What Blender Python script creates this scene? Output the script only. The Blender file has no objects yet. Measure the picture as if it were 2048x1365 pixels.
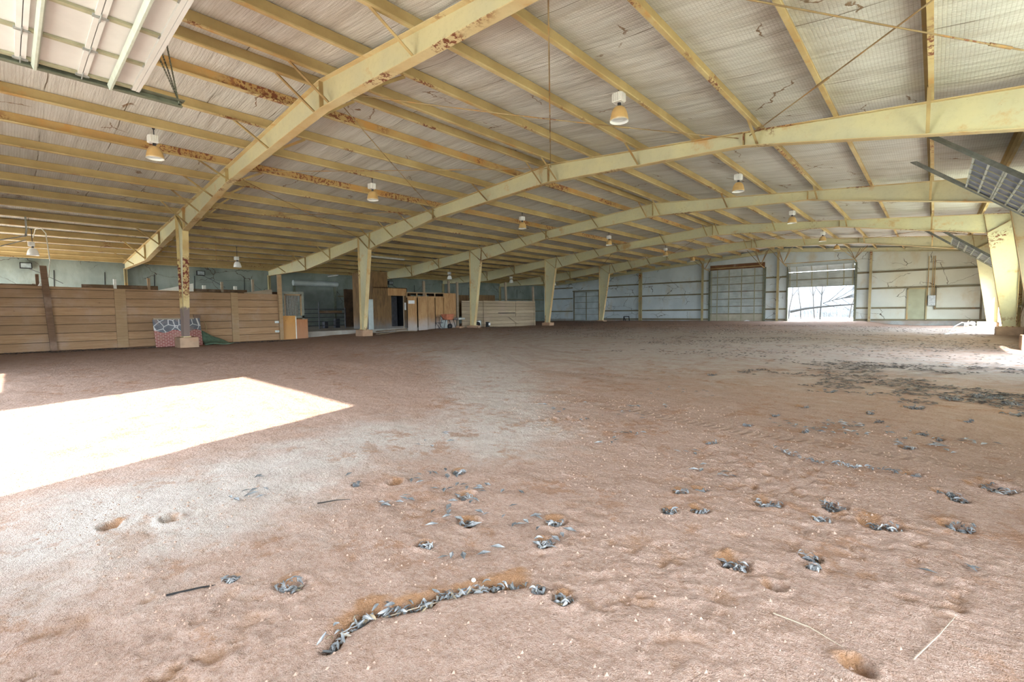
import bpy, math, random
import numpy as np
from mathutils import Vector, Matrix, noise as mnoise

C = bpy.context.scene.collection
PI = math.pi
S = 7.62                      # bay spacing, metres
NB = 5

# ------------------------------------------------------------------ camera
CX, CY, CZ = 9.5115, -4.6867, 0.8136
ya, pi_, ro = -0.74054, -0.06316, -0.01106
F0 = Vector((math.sin(ya)*math.cos(pi_), math.cos(ya)*math.cos(pi_), math.sin(pi_)))
R0 = Vector((math.cos(ya), -math.sin(ya), 0))
U0 = Vector((-math.sin(ya)*math.sin(pi_), -math.cos(ya)*math.sin(pi_), math.cos(pi_)))
RR = math.cos(ro)*R0 + math.sin(ro)*U0
UU = -math.sin(ro)*R0 + math.cos(ro)*U0
cam_d = bpy.data.cameras.new('camera')
cam_d.sensor_width = 36.0
cam_d.lens = 36.0*922.86/2048
cam_d.clip_start = 0.05
cam_d.clip_end = 400
cam = bpy.data.objects.new('camera', cam_d)
C.objects.link(cam)
cam.matrix_world = Matrix(((RR.x, UU.x, -F0.x, CX), (RR.y, UU.y, -F0.y, CY), (RR.z, UU.z, -F0.z, CZ), (0, 0, 0, 1)))
sc = bpy.context.scene
sc.camera = cam
sc.view_settings.view_transform = 'Standard'
sc.view_settings.look = 'None'
sc.view_settings.gamma = 1
sc.view_settings.use_curve_mapping = False
sc.view_settings.exposure = 2.12
sc.cycles.max_bounces = 14
sc.cycles.diffuse_bounces = 8
sc.cycles.use_denoising = True
sc.cycles.use_adaptive_sampling = True
sc.cycles.adaptive_threshold = 0.025
sc.cycles.sample_clamp_indirect = 8
sc.cycles.caustics_reflective = False
sc.cycles.caustics_refractive = False

# ------------------------------------------------------------------ sky, sun, doorway daylight
w = bpy.data.worlds.new('sky')
sc.world = w
w.use_nodes = True
wn = w.node_tree
bg = wn.nodes['Background']
bg.inputs['Color'].default_value = (0.76, 0.88, 1.0, 1)
bg.inputs['Strength'].default_value = 7.0

sun_d = bpy.data.lights.new('sun', 'SUN')
sun_d.energy = 8.0
sun_d.angle = math.radians(0.6)
sun_d.color = (1.0, 0.95, 0.87)
sun = bpy.data.objects.new('sun', sun_d)
C.objects.link(sun)
sun.rotation_euler = Vector((-1.93, 6.3, -4.3)).to_track_quat('-Z', 'Y').to_euler()
sun.location = (9, -30, 22)

def portal(loc, sx, sz, direction):
    d = bpy.data.lights.new('sky_portal', 'AREA')
    d.shape = 'RECTANGLE'; d.size = sx; d.size_y = sz
    d.cycles.is_portal = True
    o = bpy.data.objects.new('sky_portal', d)
    C.objects.link(o)
    o.location = loc
    o.rotation_euler = Vector(direction).to_track_quat('-Z', 'Z').to_euler()
portal((3.1, -7.5, 1.7), 4.6, 4.4, (0, 1, 0))
portal((-20.0, -7.5, 1.3), 7.2, 3.7, (0, 1, 0))
portal((-3.2, -7.5, .5), 4.4, 2.1, (0, 1, 0))
portal((12.38, 11.55, 1.0), 3.8, 3.0, (-1, 0, 0))
portal((12.38, 27.1, 1.0), 5.7, 3.0, (-1, 0, 0))
portal((12.38, -4.9, 1.2), 4.6, 3.6, (-1, 0, 0))
portal((12.38, 32.9, 1.0), 3.8, 3.0, (-1, 0, 0))
portal((2.9, 38.3, 1.1), 4.4, 2.9, (0, -1, 0))

# ------------------------------------------------------------------ helpers
def parent_loc(p):
    v = Vector((0, 0, 0))
    while p is not None:
        v += p.location
        p = p.parent
    return v

class MB:
    """collects shapes in world coordinates"""
    def __init__(s): s.v = []; s.f = []; s.uv = None
    def add(s, vs, fs):
        n = len(s.v); s.v += [tuple(v) for v in vs]; s.f += [tuple(i+n for i in f) for f in fs]; return s
    def box(s, x0, x1, y0, y1, z0, z1):
        return s.add([(x0, y0, z0), (x1, y0, z0), (x1, y1, z0), (x0, y1, z0), (x0, y0, z1), (x1, y0, z1), (x1, y1, z1), (x0, y1, z1)],
                     [(3, 2, 1, 0), (4, 5, 6, 7), (0, 1, 5, 4), (1, 2, 6, 5), (2, 3, 7, 6), (3, 0, 4, 7)])
    def bar(s, p, q, w, h, up=(0, 0, 1)):
        p = Vector(p); q = Vector(q); d = (q-p).normalized(); u = Vector(up)
        a = d.cross(u)
        if a.length < 1e-4: a = d.cross(Vector((1, 0, 0)))
        a.normalize(); b = a.cross(d).normalized()
        vs = []
        for e in (p, q):
            for i, j in ((-1, -1), (1, -1), (1, 1), (-1, 1)): vs.append(e+a*(i*w/2)+b*(j*h/2))
        return s.add(vs, [(3, 2, 1, 0), (4, 5, 6, 7), (0, 1, 5, 4), (1, 2, 6, 5), (2, 3, 7, 6), (3, 0, 4, 7)])
    def angle(s, p, q, w=0.05, t=0.006, up=(0, 0, 1)):
        p = Vector(p); q = Vector(q); d = (q-p).normalized(); u = Vector(up)
        a = d.cross(u)
        if a.length < 1e-4: a = Vector((1, 0, 0))
        a.normalize(); b = a.cross(d).normalized()
        s.bar(p, q, t, w, up)
        return s.bar(p+a*w/2-b*w/2, q+a*w/2-b*w/2, w, t, up)
    def tube(s, pts, r, n=8, cap=True):
        pts = [Vector(p) for p in pts]; rr = r if isinstance(r, (list, tuple)) else [r]*len(pts)
        vs = []; ref = Vector((0, 0, 1))
        for i, p in enumerate(pts):
            d = (pts[min(i+1, len(pts)-1)]-pts[max(i-1, 0)]).normalized()
            a = d.cross(ref)
            if a.length < 0.05: a = d.cross(Vector((1, 0, 0)))
            a.normalize(); b = d.cross(a).normalized()
            for k in range(n):
                t = 2*PI*k/n; vs.append(p+a*math.cos(t)*rr[i]+b*math.sin(t)*rr[i])
        fs = []
        for i in range(len(pts)-1):
            for k in range(n):
                k2 = (k+1) % n; fs.append((i*n+k, i*n+k2, (i+1)*n+k2, (i+1)*n+k))
        if cap: fs.append(tuple(range(n))[::-1]); fs.append(tuple((len(pts)-1)*n+k for k in range(n)))
        return s.add(vs, fs)
    def lathe(s, prof, c, n=24, axis='z'):
        vs = []; c = Vector(c)
        for r, z in prof:
            for k in range(n):
                t = 2*PI*k/n
                if axis == 'z': vs.append(c+Vector((r*math.cos(t), r*math.sin(t), z)))
                elif axis == 'x': vs.append(c+Vector((z, r*math.cos(t), r*math.sin(t))))
                else: vs.append(c+Vector((r*math.cos(t), z, r*math.sin(t))))
        fs = []
        for i in range(len(prof)-1):
            for k in range(n):
                k2 = (k+1) % n; fs.append((i*n+k, i*n+k2, (i+1)*n+k2, (i+1)*n+k))
        return s.add(vs, fs)
    def poly(s, pts, off):
        """extrude a planar polygon by vector off"""
        n = len(pts); o = Vector(off); a = [Vector(p) for p in pts]
        return s.add(a+[p+o for p in a], [tuple(range(n))[::-1], tuple(range(n, 2*n))]+[(i, (i+1) % n, (i+1) % n+n, i+n) for i in range(n)])
    def build(s, name, m, parent=None, origin=None, bevel=0, smooth=False):
        me = bpy.data.meshes.new(name)
        o0 = parent_loc(parent)
        loc = Vector(origin) - o0 if origin is not None else Vector((0, 0, 0))
        base = o0+loc
        me.from_pydata([tuple(Vector(v)-base) for v in s.v], [], s.f)
        me.update()
        if smooth:
            me.polygons.foreach_set('use_smooth', [True]*len(me.polygons))
        ms = m if isinstance(m, (list, tuple)) else [m]
        for k in ms: me.materials.append(k)
        o = bpy.data.objects.new(name, me)
        C.objects.link(o)
        if parent is not None: o.parent = parent
        o.location = loc
        if bevel:
            b = o.modifiers.new('bevel', 'BEVEL'); b.width = bevel; b.segments = 2; b.limit_method = 'ANGLE'
        return o

def tag(o, label=None, cat=None, group=None, kind=None):
    if label: o['label'] = label
    if cat: o['category'] = cat
    if group: o['group'] = group
    if kind: o['kind'] = kind
    return o
def thing(name, label, cat, loc, group=None, kind=None):
    o = bpy.data.objects.new(name, None); C.objects.link(o); o.location = loc
    o.empty_display_size = 0.2
    return tag(o, label, cat, group, kind)
def copy_tree(o, parent=None):
    c = o.copy(); C.objects.link(c)
    if parent is not None: c.parent = parent
    for ch in [x for x in o.children]: copy_tree(ch, c)
    return c

# ------------------------------------------------------------------ materials
class NT:
    def __init__(s, name, rough=0.8, metal=0.0):
        s.m = bpy.data.materials.new(name); s.m.use_nodes = True
        s.t = s.m.node_tree; s.b = s.t.nodes['Principled BSDF']
        s.b.inputs['Roughness'].default_value = rough
        s.b.inputs['Metallic'].default_value = metal
        s.b.inputs['Specular IOR Level'].default_value = 0.25
        tc = s.t.nodes.new('ShaderNodeTexCoord'); s.co = tc.outputs['Object']
        geo = s.t.nodes.new('ShaderNodeNewGeometry'); s.pos = geo.outputs['Position']; s.geo = geo
    def lk(s, a, b): s.t.links.new(a, b)
    def map(s, scale=(1, 1, 1), rot=(0, 0, 0), src=None, loc=(0, 0, 0)):
        n = s.t.nodes.new('ShaderNodeMapping'); n.inputs['Scale'].default_value = scale; n.inputs['Rotation'].default_value = rot
        n.inputs['Location'].default_value = loc
        s.lk(src or s.pos, n.inputs['Vector']); return n.outputs['Vector']
    def noise(s, scale, detail=4, rough=0.55, vec=None, dist=0):
        n = s.t.nodes.new('ShaderNodeTexNoise'); n.inputs['Scale'].default_value = scale; n.inputs['Detail'].default_value = detail
        n.inputs['Roughness'].default_value = rough; n.inputs['Distortion'].default_value = dist
        s.lk(vec or s.pos, n.inputs['Vector']); return n.outputs['Fac']
    def voro(s, scale, feature='F1', vec=None, rnd=1.0, out='Distance'):
        n = s.t.nodes.new('ShaderNodeTexVoronoi'); n.feature = feature; n.inputs['Scale'].default_value = scale
        n.inputs['Randomness'].default_value = rnd
        s.lk(vec or s.pos, n.inputs['Vector']); return n.outputs[out]
    def rng(s, v, a, b, lo=0.0, hi=1.0, smooth=True):
        n = s.t.nodes.new('ShaderNodeMapRange'); n.interpolation_type = 'SMOOTHSTEP' if smooth else 'LINEAR'
        for k, x in zip((1, 2, 3, 4), (a, b, lo, hi)): n.inputs[k].default_value = x
        s.lk(v, n.inputs[0]); return n.outputs[0]
    def math(s, op, a, b=None, c=None):
        n = s.t.nodes.new('ShaderNodeMath'); n.operation = op
        for i, x in enumerate((a, b, c)):
            if x is None: continue
            if isinstance(x, (int, float)): n.inputs[i].default_value = x
            else: s.lk(x, n.inputs[i])
        return n.outputs[0]
    def mix(s, f, a, b):
        n = s.t.nodes.new('ShaderNodeMix'); n.data_type = 'RGBA'
        for i, x in ((0, f), (6, a), (7, b)):
            if isinstance(x, (int, float)): n.inputs[i].default_value = x
            elif isinstance(x, tuple): n.inputs[i].default_value = (*x, 1) if len(x) == 3 else x
            else: s.lk(x, n.inputs[i])
        return n.outputs[2]
    def sep(s, v=None):
        n = s.t.nodes.new('ShaderNodeSeparateXYZ'); s.lk(v or s.pos, n.inputs[0]); return n.outputs
    def attr(s, name):
        n = s.t.nodes.new('ShaderNodeAttribute'); n.attribute_name = name; return n.outputs['Fac']
    def col(s, c):
        if isinstance(c, tuple): s.b.inputs['Base Color'].default_value = (*c, 1)
        else: s.lk(c, s.b.inputs['Base Color'])
    def bump(s, h, strength=0.3, dist=0.02):
        n = s.t.nodes.new('ShaderNodeBump'); n.inputs['Strength'].default_value = strength; n.inputs['Distance'].default_value = dist
        s.lk(h, n.inputs['Height']); s.lk(n.outputs[0], s.b.inputs['Normal'])

RUST = (0.30, 0.095, 0.03); DKRUST = (0.13, 0.045, 0.03)
def paint(name, c, c2=None, rust=0.66, flake=0.72, rough=0.65):
    t = NT(name, rough)
    c2 = c2 or tuple(x*0.82 for x in c)
    base = t.mix(t.rng(t.noise(0.9, 5), 0.35, 0.65), c, c2)
    base = t.mix(t.math('MULTIPLY', t.rng(t.noise(9, 6, 0.7), 0.45, 0.75), 0.25), base, tuple(x*0.6 for x in c))
    st = t.rng(t.noise(1.3, 6, 0.65), rust, rust+0.14)
    base = t.mix(t.math('MULTIPLY', st, 0.6), base, (0.50, 0.24, 0.06))
    fl = t.math('MULTIPLY', t.rng(t.noise(0.55, 2), flake-0.13, flake-0.06), t.rng(t.noise(11, 5, 0.7), 0.5, 0.54))
    base = t.mix(fl, base, (0.20, 0.07, 0.035))
    sp = t.rng(t.noise(38, 2), 0.76, 0.80)
    base = t.mix(t.math('MULTIPLY', sp, 0.7), base, DKRUST)
    t.col(base); t.bump(t.noise(30, 4), 0.15, 0.01)
    return t.m
M = {}
M['frame'] = paint('frame_paint', (0.60, 0.56, 0.34), (0.54, 0.52, 0.35), 0.58, 0.80)
M['flange'] = paint('flange_paint', (0.64, 0.54, 0.31), (0.55, 0.40, 0.20), 0.55)
M['purlin'] = paint('purlin_paint', (0.46, 0.345, 0.16), (0.37, 0.27, 0.12), 0.60, 0.80)
M['purlin_rusty'] = paint('flaking_purlin_paint', (0.48, 0.33, 0.14), (0.42, 0.26, 0.10), 0.50, 0.63)
M['lip'] = paint('purlin_lip_paint', (0.60, 0.49, 0.26), (0.48, 0.34, 0.15), 0.55, 0.7)
M['girt'] = paint('girt_paint', (0.20, 0.18, 0.11), (0.14, 0.115, 0.07), 0.62, 0.8)
M['post'] = paint('post_paint', (0.42, 0.36, 0.20), None, 0.56)
M['rod'] = paint('rod_paint', (0.24, 0.16, 0.08), (0.42, 0.32, 0.17), 0.5)
M['brace'] = paint('brace_paint', (0.48, 0.37, 0.17), (0.30, 0.2, 0.09), 0.55)

def rusty_post():
    t = NT('rusty_post_paint', 0.7)
    z = t.sep()[2]
    base = t.mix(t.rng(t.noise(2.2, 5), 0.35, 0.65), (0.62, 0.50, 0.25), (0.50, 0.36, 0.16))
    nz = t.math('ADD', z, t.math('MULTIPLY', t.math('SUBTRACT', t.noise(9, 5, 0.7), 0.5), 0.5))
    band = t.math('MULTIPLY', t.rng(nz, 1.3, 1.8), t.rng(nz, 2.9, 3.1, 1, 0))
    base = t.mix(t.math('MULTIPLY', band, t.rng(t.noise(10, 6, 0.75), 0.47, 0.52)), base, (0.16, 0.04, 0.025))
    base = t.mix(t.rng(nz, 1.05, 1.2, 1, 0), base, (0.20, 0.15, 0.13))
    t.col(base); return t.m
M['rusty_post'] = rusty_post()
def plain(name, c, rough=0.6, metal=0.0, vary=0.15, scale=6, bump=0.0):
    t = NT(name, rough, metal)
    t.col(t.mix(t.rng(t.noise(scale, 5), 0.3, 0.7), c, tuple(x*(1-vary) for x in c)))
    if bump: t.bump(t.noise(scale*5, 4), bump, 0.01)
    return t.m
M['galv'] = plain('galvanised_steel', (0.42, 0.44, 0.42), 0.4, 0.6, 0.3, 12)
M['white_steel'] = plain('white_door_steel', (0.50, 0.50, 0.48), 0.5, 0, 0.08, 3)
M['door_rib'] = plain('pale_green_steel', (0.42, 0.45, 0.38), 0.4, 0.1, 0.15, 8)
M['door_stile'] = plain('olive_steel', (0.34, 0.33, 0.22), 0.5, 0.2, 0.2, 8)
M['track'] = plain('dark_track_steel', (0.17, 0.18, 0.13), 0.5, 0.3, 0.3, 8)
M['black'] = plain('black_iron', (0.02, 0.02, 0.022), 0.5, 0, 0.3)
M['dark_iron'] = plain('dark_pipe_iron', (0.07, 0.07, 0.08), 0.5, 0.2, 0.3)
M['white'] = plain('white_enamel', (0.82, 0.82, 0.80), 0.4, 0, 0.1)
M['lens'] = plain('lamp_glass', (0.75, 0.80, 0.82), 0.15, 0, 0.05)
M['grey_slat'] = plain('blue_grey_door_steel', (0.20, 0.23, 0.29), 0.5, 0.1, 0.2, 5)
M['grey_rib'] = plain('grey_green_door_rib', (0.42, 0.45, 0.42), 0.5, 0.2, 0.2, 5)
M['pvc'] = plain('white_plastic', (0.74, 0.73, 0.66), 0.4, 0, 0.15)
M['tarp'] = plain('green_tarp', (0.12, 0.19, 0.13), 0.6, 0, 0.4, 9, 0.2)
M['orange'] = plain('faded_orange_plastic', (0.50, 0.18, 0.10), 0.5, 0, 0.2)
M['glass'] = plain('dusty_glass', (0.28, 0.33, 0.34), 0.2, 0, 0.3)
M['paper'] = plain('white_paper', (0.75, 0.76, 0.78), 0.7, 0, 0.1)
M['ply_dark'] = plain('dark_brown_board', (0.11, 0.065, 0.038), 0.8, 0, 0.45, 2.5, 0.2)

def lamp_mat():
    t = NT('rusty_lamp_bell', 0.45)
    n = t.noise(5, 4)
    z = t.sep(t.co)[2]
    base = t.mix(t.rng(n, 0.3, 0.7), (0.60, 0.40, 0.17), (0.50, 0.33, 0.14))
    base = t.mix(t.rng(t.math('ADD', z, t.math('MULTIPLY', n, 0.06)), -0.262, -0.19), (0.70, 0.74, 0.66), base)
    t.col(base); return t.m
M['bell'] = lamp_mat()

def wood(name, c, c2, plank=0.29, axis='y', z0=-0.5, gap=True, dirt=0.5, grain=1.0):
    """planks stacked in z, grain along axis"""
    t = NT(name, 0.85)
    x, y, z = t.sep()
    k = t.math('DIVIDE', t.math('SUBTRACT', z, z0), plank)
    fl = t.math('FLOOR', k); fr = t.math('FRACT', k)
    comb = t.t.nodes.new('ShaderNodeCombineXYZ'); 
    t.lk(t.math('MULTIPLY', x, 1.2 if axis == 'y' else 0.7), comb.inputs[0])
    t.lk(t.math('MULTIPLY', y, 0.7 if axis == 'y' else 1.2), comb.inputs[1])
    t.lk(t.math('ADD', t.math('MULTIPLY', z, 14*grain), t.math('MULTIPLY', fl, 7.3)), comb.inputs[2])
    g = t.noise(1.6, 7, 0.65, comb.outputs[0], 0.6)
    wn = t.t.nodes.new('ShaderNodeTexWhiteNoise'); wn.noise_dimensions = '1D'; t.lk(fl, wn.inputs['W'])
    base = t.mix(t.rng(g, 0.3, 0.72), c, c2)
    base = t.mix(t.math('MULTIPLY', wn.outputs['Value'], 0.55), base, tuple(v*0.55 for v in c))
    base = t.mix(t.math('MULTIPLY', t.rng(t.noise(5.5, 6, 0.7, comb.outputs[0]), 0.52, 0.7), 0.5), base, tuple(v*0.4 for v in c))
    kn = t.rng(t.voro(2.3), 0.0, 0.07, 1, 0)
    base = t.mix(t.math('MULTIPLY', kn, 0.7), base, (0.08, 0.045, 0.025))
    if dirt:
        d = t.rng(t.noise(1.1, 5, 0.6), 0.48, 0.72)
        base = t.mix(t.math('MULTIPLY', d, dirt), base, (0.40, 0.30, 0.24))
    if gap:
        e = t.math('MINIMUM', fr, t.math('SUBTRACT', 1.0, fr))
        base = t.mix(t.rng(e, 0.0, 0.045, 0.9, 0), base, (0.05, 0.035, 0.02))
        t.bump(t.rng(e, 0.0, 0.05), 0.8, 0.02)
    t.col(base); return t.m
M['fence'] = wood('fence_planks', (0.44, 0.28, 0.16), (0.30, 0.175, 0.09), 0.318, z0=-0.42)
M['fence_far'] = wood('pale_fence_planks', (0.47, 0.38, 0.27), (0.36, 0.28, 0.19), 0.25, z0=-0.3)
M['post_wood'] = wood('post_wood', (0.44, 0.30, 0.17), (0.33, 0.21, 0.11), 9, gap=False)
M['dark_wood'] = wood('dark_post_wood', (0.22, 0.13, 0.08), (0.15, 0.09, 0.055), 9, gap=False)
M['back_board'] = wood('dark_back_boards', (0.20, 0.125, 0.07), (0.13, 0.08, 0.045), 0.2, z0=0)
M['header'] = wood('rusty_header_board', (0.22, 0.10, 0.05), (0.14, 0.08, 0.045), 0.2, 'x', z0=0)
M['old_board'] = wood('weathered_board', (0.42, 0.34, 0.25), (0.30, 0.24, 0.17), 9, gap=False)
def ply(name, c, c2, knots=True, dirty=(0.42, 0.42, 0.43)):
    t = NT(name, 0.8)
    g = t.noise(2.0, 6, 0.6, t.map((3, 3, 0.6)), 1.2)
    base = t.mix(t.rng(g, 0.3, 0.7), c, c2)
    if knots:
        base = t.mix(t.math('MULTIPLY', t.rng(t.voro(6.0, vec=t.map((1, 1, 0.7))), 0.04, 0.16, 1, 0), 0.65), base, (0.14, 0.05, 0.025))
    z = t.sep()[2]
    zz = t.math('ADD', z, t.math('MULTIPLY', t.noise(2.2, 4), 0.8))
    base = t.mix(t.rng(zz, 0.2, 1.1, 0.75, 0), base, dirty)
    t.col(base); return t.m
M['ply'] = ply('plywood', (0.44, 0.27, 0.13), (0.33, 0.18, 0.08))
M['ply_brown'] = ply('stained_plywood', (0.22, 0.13, 0.06), (0.12, 0.075, 0.04), False, (0.16, 0.17, 0.18))
M['osb'] = ply('orange_board', (0.56, 0.29, 0.09), (0.45, 0.22, 0.07), True, (0.48, 0.27, 0.12))
M['osb_red'] = ply('reddish_board', (0.42, 0.19, 0.09), (0.33, 0.14, 0.06), True, (0.40, 0.21, 0.12))

def insul(name, c, c2, stain, cracks=1.0, yel=0.5, stain_bounce=False):
    """dusty insulation facing with seams, tears and stains (walls)"""
    t = NT(name, 0.8)
    base = t.mix(t.rng(t.noise(0.6, 5), 0.35, 0.65), c, c2)
    if stain_bounce:
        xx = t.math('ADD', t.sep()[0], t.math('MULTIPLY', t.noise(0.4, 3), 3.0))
        base = t.mix(t.rng(xx, 5.5, 9.5, 0, .45), base, (0.60, 0.56, 0.33))  # yellow toward the right end: staining plus bounced light painted in
    d = t.rng(t.noise(1.0, 6, 0.65, t.map((1, 1, 0.5))), 0.50, 0.75)
    base = t.mix(t.math('MULTIPLY', d, yel), base, stain)
    v = t.voro(0.55, 'DISTANCE_TO_EDGE', t.map((1, 1, 1.8), src=distort(t, 0.35)))
    m = t.math('MULTIPLY', t.rng(v, 0.003, 0.009, 1, 0), t.rng(t.noise(0.55, 2), 0.47, 0.55))
    base = t.mix(t.math('MULTIPLY', m, cracks), base, (0.07, 0.05, 0.035))
    t.col(base)
    t.bump(t.noise(1.4, 5, vec=t.map((1, 1, 0.5))), 0.5, 0.08)
    return t.m
def distort(t, amt):
    n = t.t.nodes.new('ShaderNodeTexNoise'); n.inputs['Scale'].default_value = 2.6; n.inputs['Detail'].default_value = 5
    t.lk(t.pos, n.inputs['Vector'])
    v = t.t.nodes.new('ShaderNodeVectorMath'); v.operation = 'MULTIPLY_ADD'
    t.lk(n.outputs['Color'], v.inputs[0]); v.inputs[1].default_value = (amt, amt, amt); t.lk(t.pos, v.inputs[2])
    return v.outputs[0]
M['wall_back'] = insul('end_wall_insulation', (0.56, 0.62, 0.64), (0.48, 0.54, 0.56), (0.45, 0.33, 0.15), stain_bounce=True)
M['wall_left'] = insul('lean_to_wall_insulation', (0.25, 0.29, 0.26), (0.18, 0.215, 0.195), (0.10, 0.10, 0.065))
M['wall_right'] = insul('side_wall_insulation', (0.55, 0.50, 0.36), (0.44, 0.36, 0.22), (0.34, 0.2, 0.08))

def roof_mat():
    t = NT('roof_insulation', 0.75)
    x, y, z = t.sep()
    base = t.mix(t.rng(t.noise(0.35, 4), 0.35, 0.65), (0.70, 0.70, 0.665), (0.62, 0.625, 0.59))
    st = t.rng(t.noise(1.2, 6, 0.6, t.map((0.35, 1.6, 1))), 0.45, 0.72)
    base = t.mix(t.math('MULTIPLY', st, 0.35), base, (0.44, 0.37, 0.28))
    # scrim grid
    gx = t.math('ABSOLUTE', t.math('SINE', t.math('MULTIPLY', x, PI/0.05)))
    gy = t.math('ABSOLUTE', t.math('SINE', t.math('MULTIPLY', y, PI/0.05)))
    gr = t.math('MINIMUM', gx, gy)
    base = t.mix(t.rng(t.noise(2.4, 5, 0.65, t.map((0.12, 2.2, 1))), 0.42, 0.68, 0, .4), base, (0.38, 0.355, 0.31))
    base = t.mix(t.rng(gr, 0.0, 0.5, 0.38, 0.0), base, (0.33, 0.29, 0.24))
    # sheet seams running up the slope
    yy = t.math('ADD', y, t.math('MULTIPLY', t.noise(0.6, 3), 0.12))
    fr = t.math('FRACT', t.math('DIVIDE', yy, 1.27))
    e = t.math('MINIMUM', fr, t.math('SUBTRACT', 1.0, fr))
    wd = t.rng(t.noise(0.8, 2, vec=t.map((1, 3, 1))), 0.45, 0.62, 0.0, 1.0)
    seam = t.math('MULTIPLY', t.rng(e, 0.003, 0.012, 1, 0), t.math('ADD', t.math('MULTIPLY', wd, 0.75), 0.2))
    base = t.mix(seam, base, (0.13, 0.10, 0.06))
    # tears
    v = t.voro(0.42, 'DISTANCE_TO_EDGE', distort(t, 0.5))
    m = t.math('MULTIPLY', t.rng(v, 0.003, 0.009, 1, 0), t.rng(t.noise(0.7, 2), 0.55, 0.60))
    base = t.mix(t.math('MULTIPLY', m, 0.9), base, (0.20, 0.12, 0.06))
    t.col(base)
    h = t.math('ADD', t.noise(2.0, 4, 0.6, t.map((0.25, 2.4, 1))), t.math('MULTIPLY', gr, 0.05))
    t.bump(h, 0.8, 0.08)
    return t.m
M['roof'] = roof_mat()

def ground_mat():
    t = NT('red_dirt', 0.95)
    t.b.inputs['Specular IOR Level'].default_value = 0.1
    x, y, z = t.sep()
    dust_and_light = t.attr('dust_and_light'); hol = t.attr('hollow'); lit = t.attr('litter')
    n1 = t.noise(0.7, 6, 0.6); n2 = t.noise(6, 6, 0.65); n3 = t.noise(45, 5, 0.7); n4 = t.noise(160, 3, 0.6)
    red = t.mix(t.rng(n2, 0.3, 0.7), (0.385, 0.255, 0.20), (0.30, 0.19, 0.14))
    red = t.mix(t.rng(n3, 0.35, 0.7, 0.0, 0.6), red, (0.50, 0.38, 0.315))
    pale = t.mix(t.rng(n2, 0.3, 0.7), (0.50, 0.44, 0.395), (0.43, 0.37, 0.325))
    d = t.math('ADD', dust_and_light, t.math('MULTIPLY', t.math('SUBTRACT', t.noise(2.2, 7, 0.7), 0.5), 1.5))
    base = t.mix(t.rng(d, 0.15, 1.0), red, pale)
    base = t.mix(t.rng(n4, 0.45, 0.75, 0, 0.6), base, (0.22, 0.13, 0.085))
    base = t.mix(t.rng(n4, 0.2, 0.36, 0.3, 0.0), base, (0.62, 0.50, 0.42))
    cl = t.math('MULTIPLY', t.rng(t.noise(3.1, 7, 0.78), 0.52, 0.60), t.rng(n1, 0.42, 0.6))
    base = t.mix(t.math('MULTIPLY', cl, 0.65), base, (0.28, 0.145, 0.08))
    base = t.mix(t.rng(n3, 0.28, 0.42, 0.5, 0.0), base, (0.20, 0.115, 0.075))
    base = t.mix(t.math('MULTIPLY', hol, 0.8), base, (0.29, 0.145, 0.065))
    lm = t.math('MULTIPLY', lit, t.rng(t.noise(16, 4, 0.8), 0.55, 0.62))
    base = t.mix(t.math('MULTIPLY', lm, 0.6), base, (0.16, 0.125, 0.10))
    t.col(base)
    h = t.math('ADD', t.math('MULTIPLY', n3, 0.5), t.math('MULTIPLY', n4, 0.3))
    h = t.math('ADD', h, t.math('MULTIPLY', n2, 1.3))
    def ring(cx, cy, R, wd, pitch, msk):
        dx = t.math('SUBTRACT', x, cx); dy = t.math('SUBTRACT', y, cy)
        rr = t.math('SQRT', t.math('ADD', t.math('MULTIPLY', dx, dx), t.math('MULTIPLY', dy, dy)))
        e = t.math('ABSOLUTE', t.math('SUBTRACT', t.math('ADD', rr, t.math('MULTIPLY', t.noise(.4, 2), .6)), R))
        band = t.math('MULTIPLY', t.rng(e, wd*.6, wd, 1, 0), t.rng(t.noise(msk, 2), .44, .54))
        lug = t.math('SINE', t.math('ADD', t.math('MULTIPLY', t.math('ARCTAN2', dy, dx), R*2*PI/pitch), t.math('MULTIPLY', e, 14)))
        return band, t.math('MULTIPLY', band, t.math('SUBTRACT', t.math('MULTIPLY', lug, .7), .6))
    bands = None
    for k, a in enumerate(((3.2, 14.0, 9.2, .15, .10, .21), (3.2, 14.0, 7.6, .15, .10, .23), (-1.0, 12.0, 5.5, .14, .10, .19), (-1.0, 12.0, 4.1, .14, .10, .2), (4.5, 10.5, 7.6, .13, .09, .22), (4.5, 10.5, 6.3, .13, .09, .21), (9.0, 16.0, 15.8, .14, .10, .2), (9.0, 16.0, 14.2, .14, .10, .24))):
        bd, hh = ring(*a)
        h = t.math('ADD', h, t.math('MULTIPLY', hh, .55))
        bands = bd if bands is None else t.math('MAXIMUM', bands, bd)
    base = t.mix(t.math('MULTIPLY', bands, .3), base, (0.30, 0.21, 0.16))
    t.col(base)
    t.bump(h, 1.0, 0.045)
    return t.m
M['ground'] = ground_mat()
M['outside_ground'] = plain('outside_ground', (0.42, 0.38, 0.30), 0.9, 0, 0.3, 0.7)
M['litter'] = plain('old_litter', (0.12, 0.105, 0.095), 0.9, 0, 0.3, 6)
M['hill'] = plain('wooded_hillside', (0.045, 0.05, 0.055), 0.95, 0, 0.5, 0.8)
M['bark'] = plain('grey_bark', (0.02, 0.018, 0.017), 0.9, 0, 0.3, 8)
M['leaf'] = None
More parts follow.
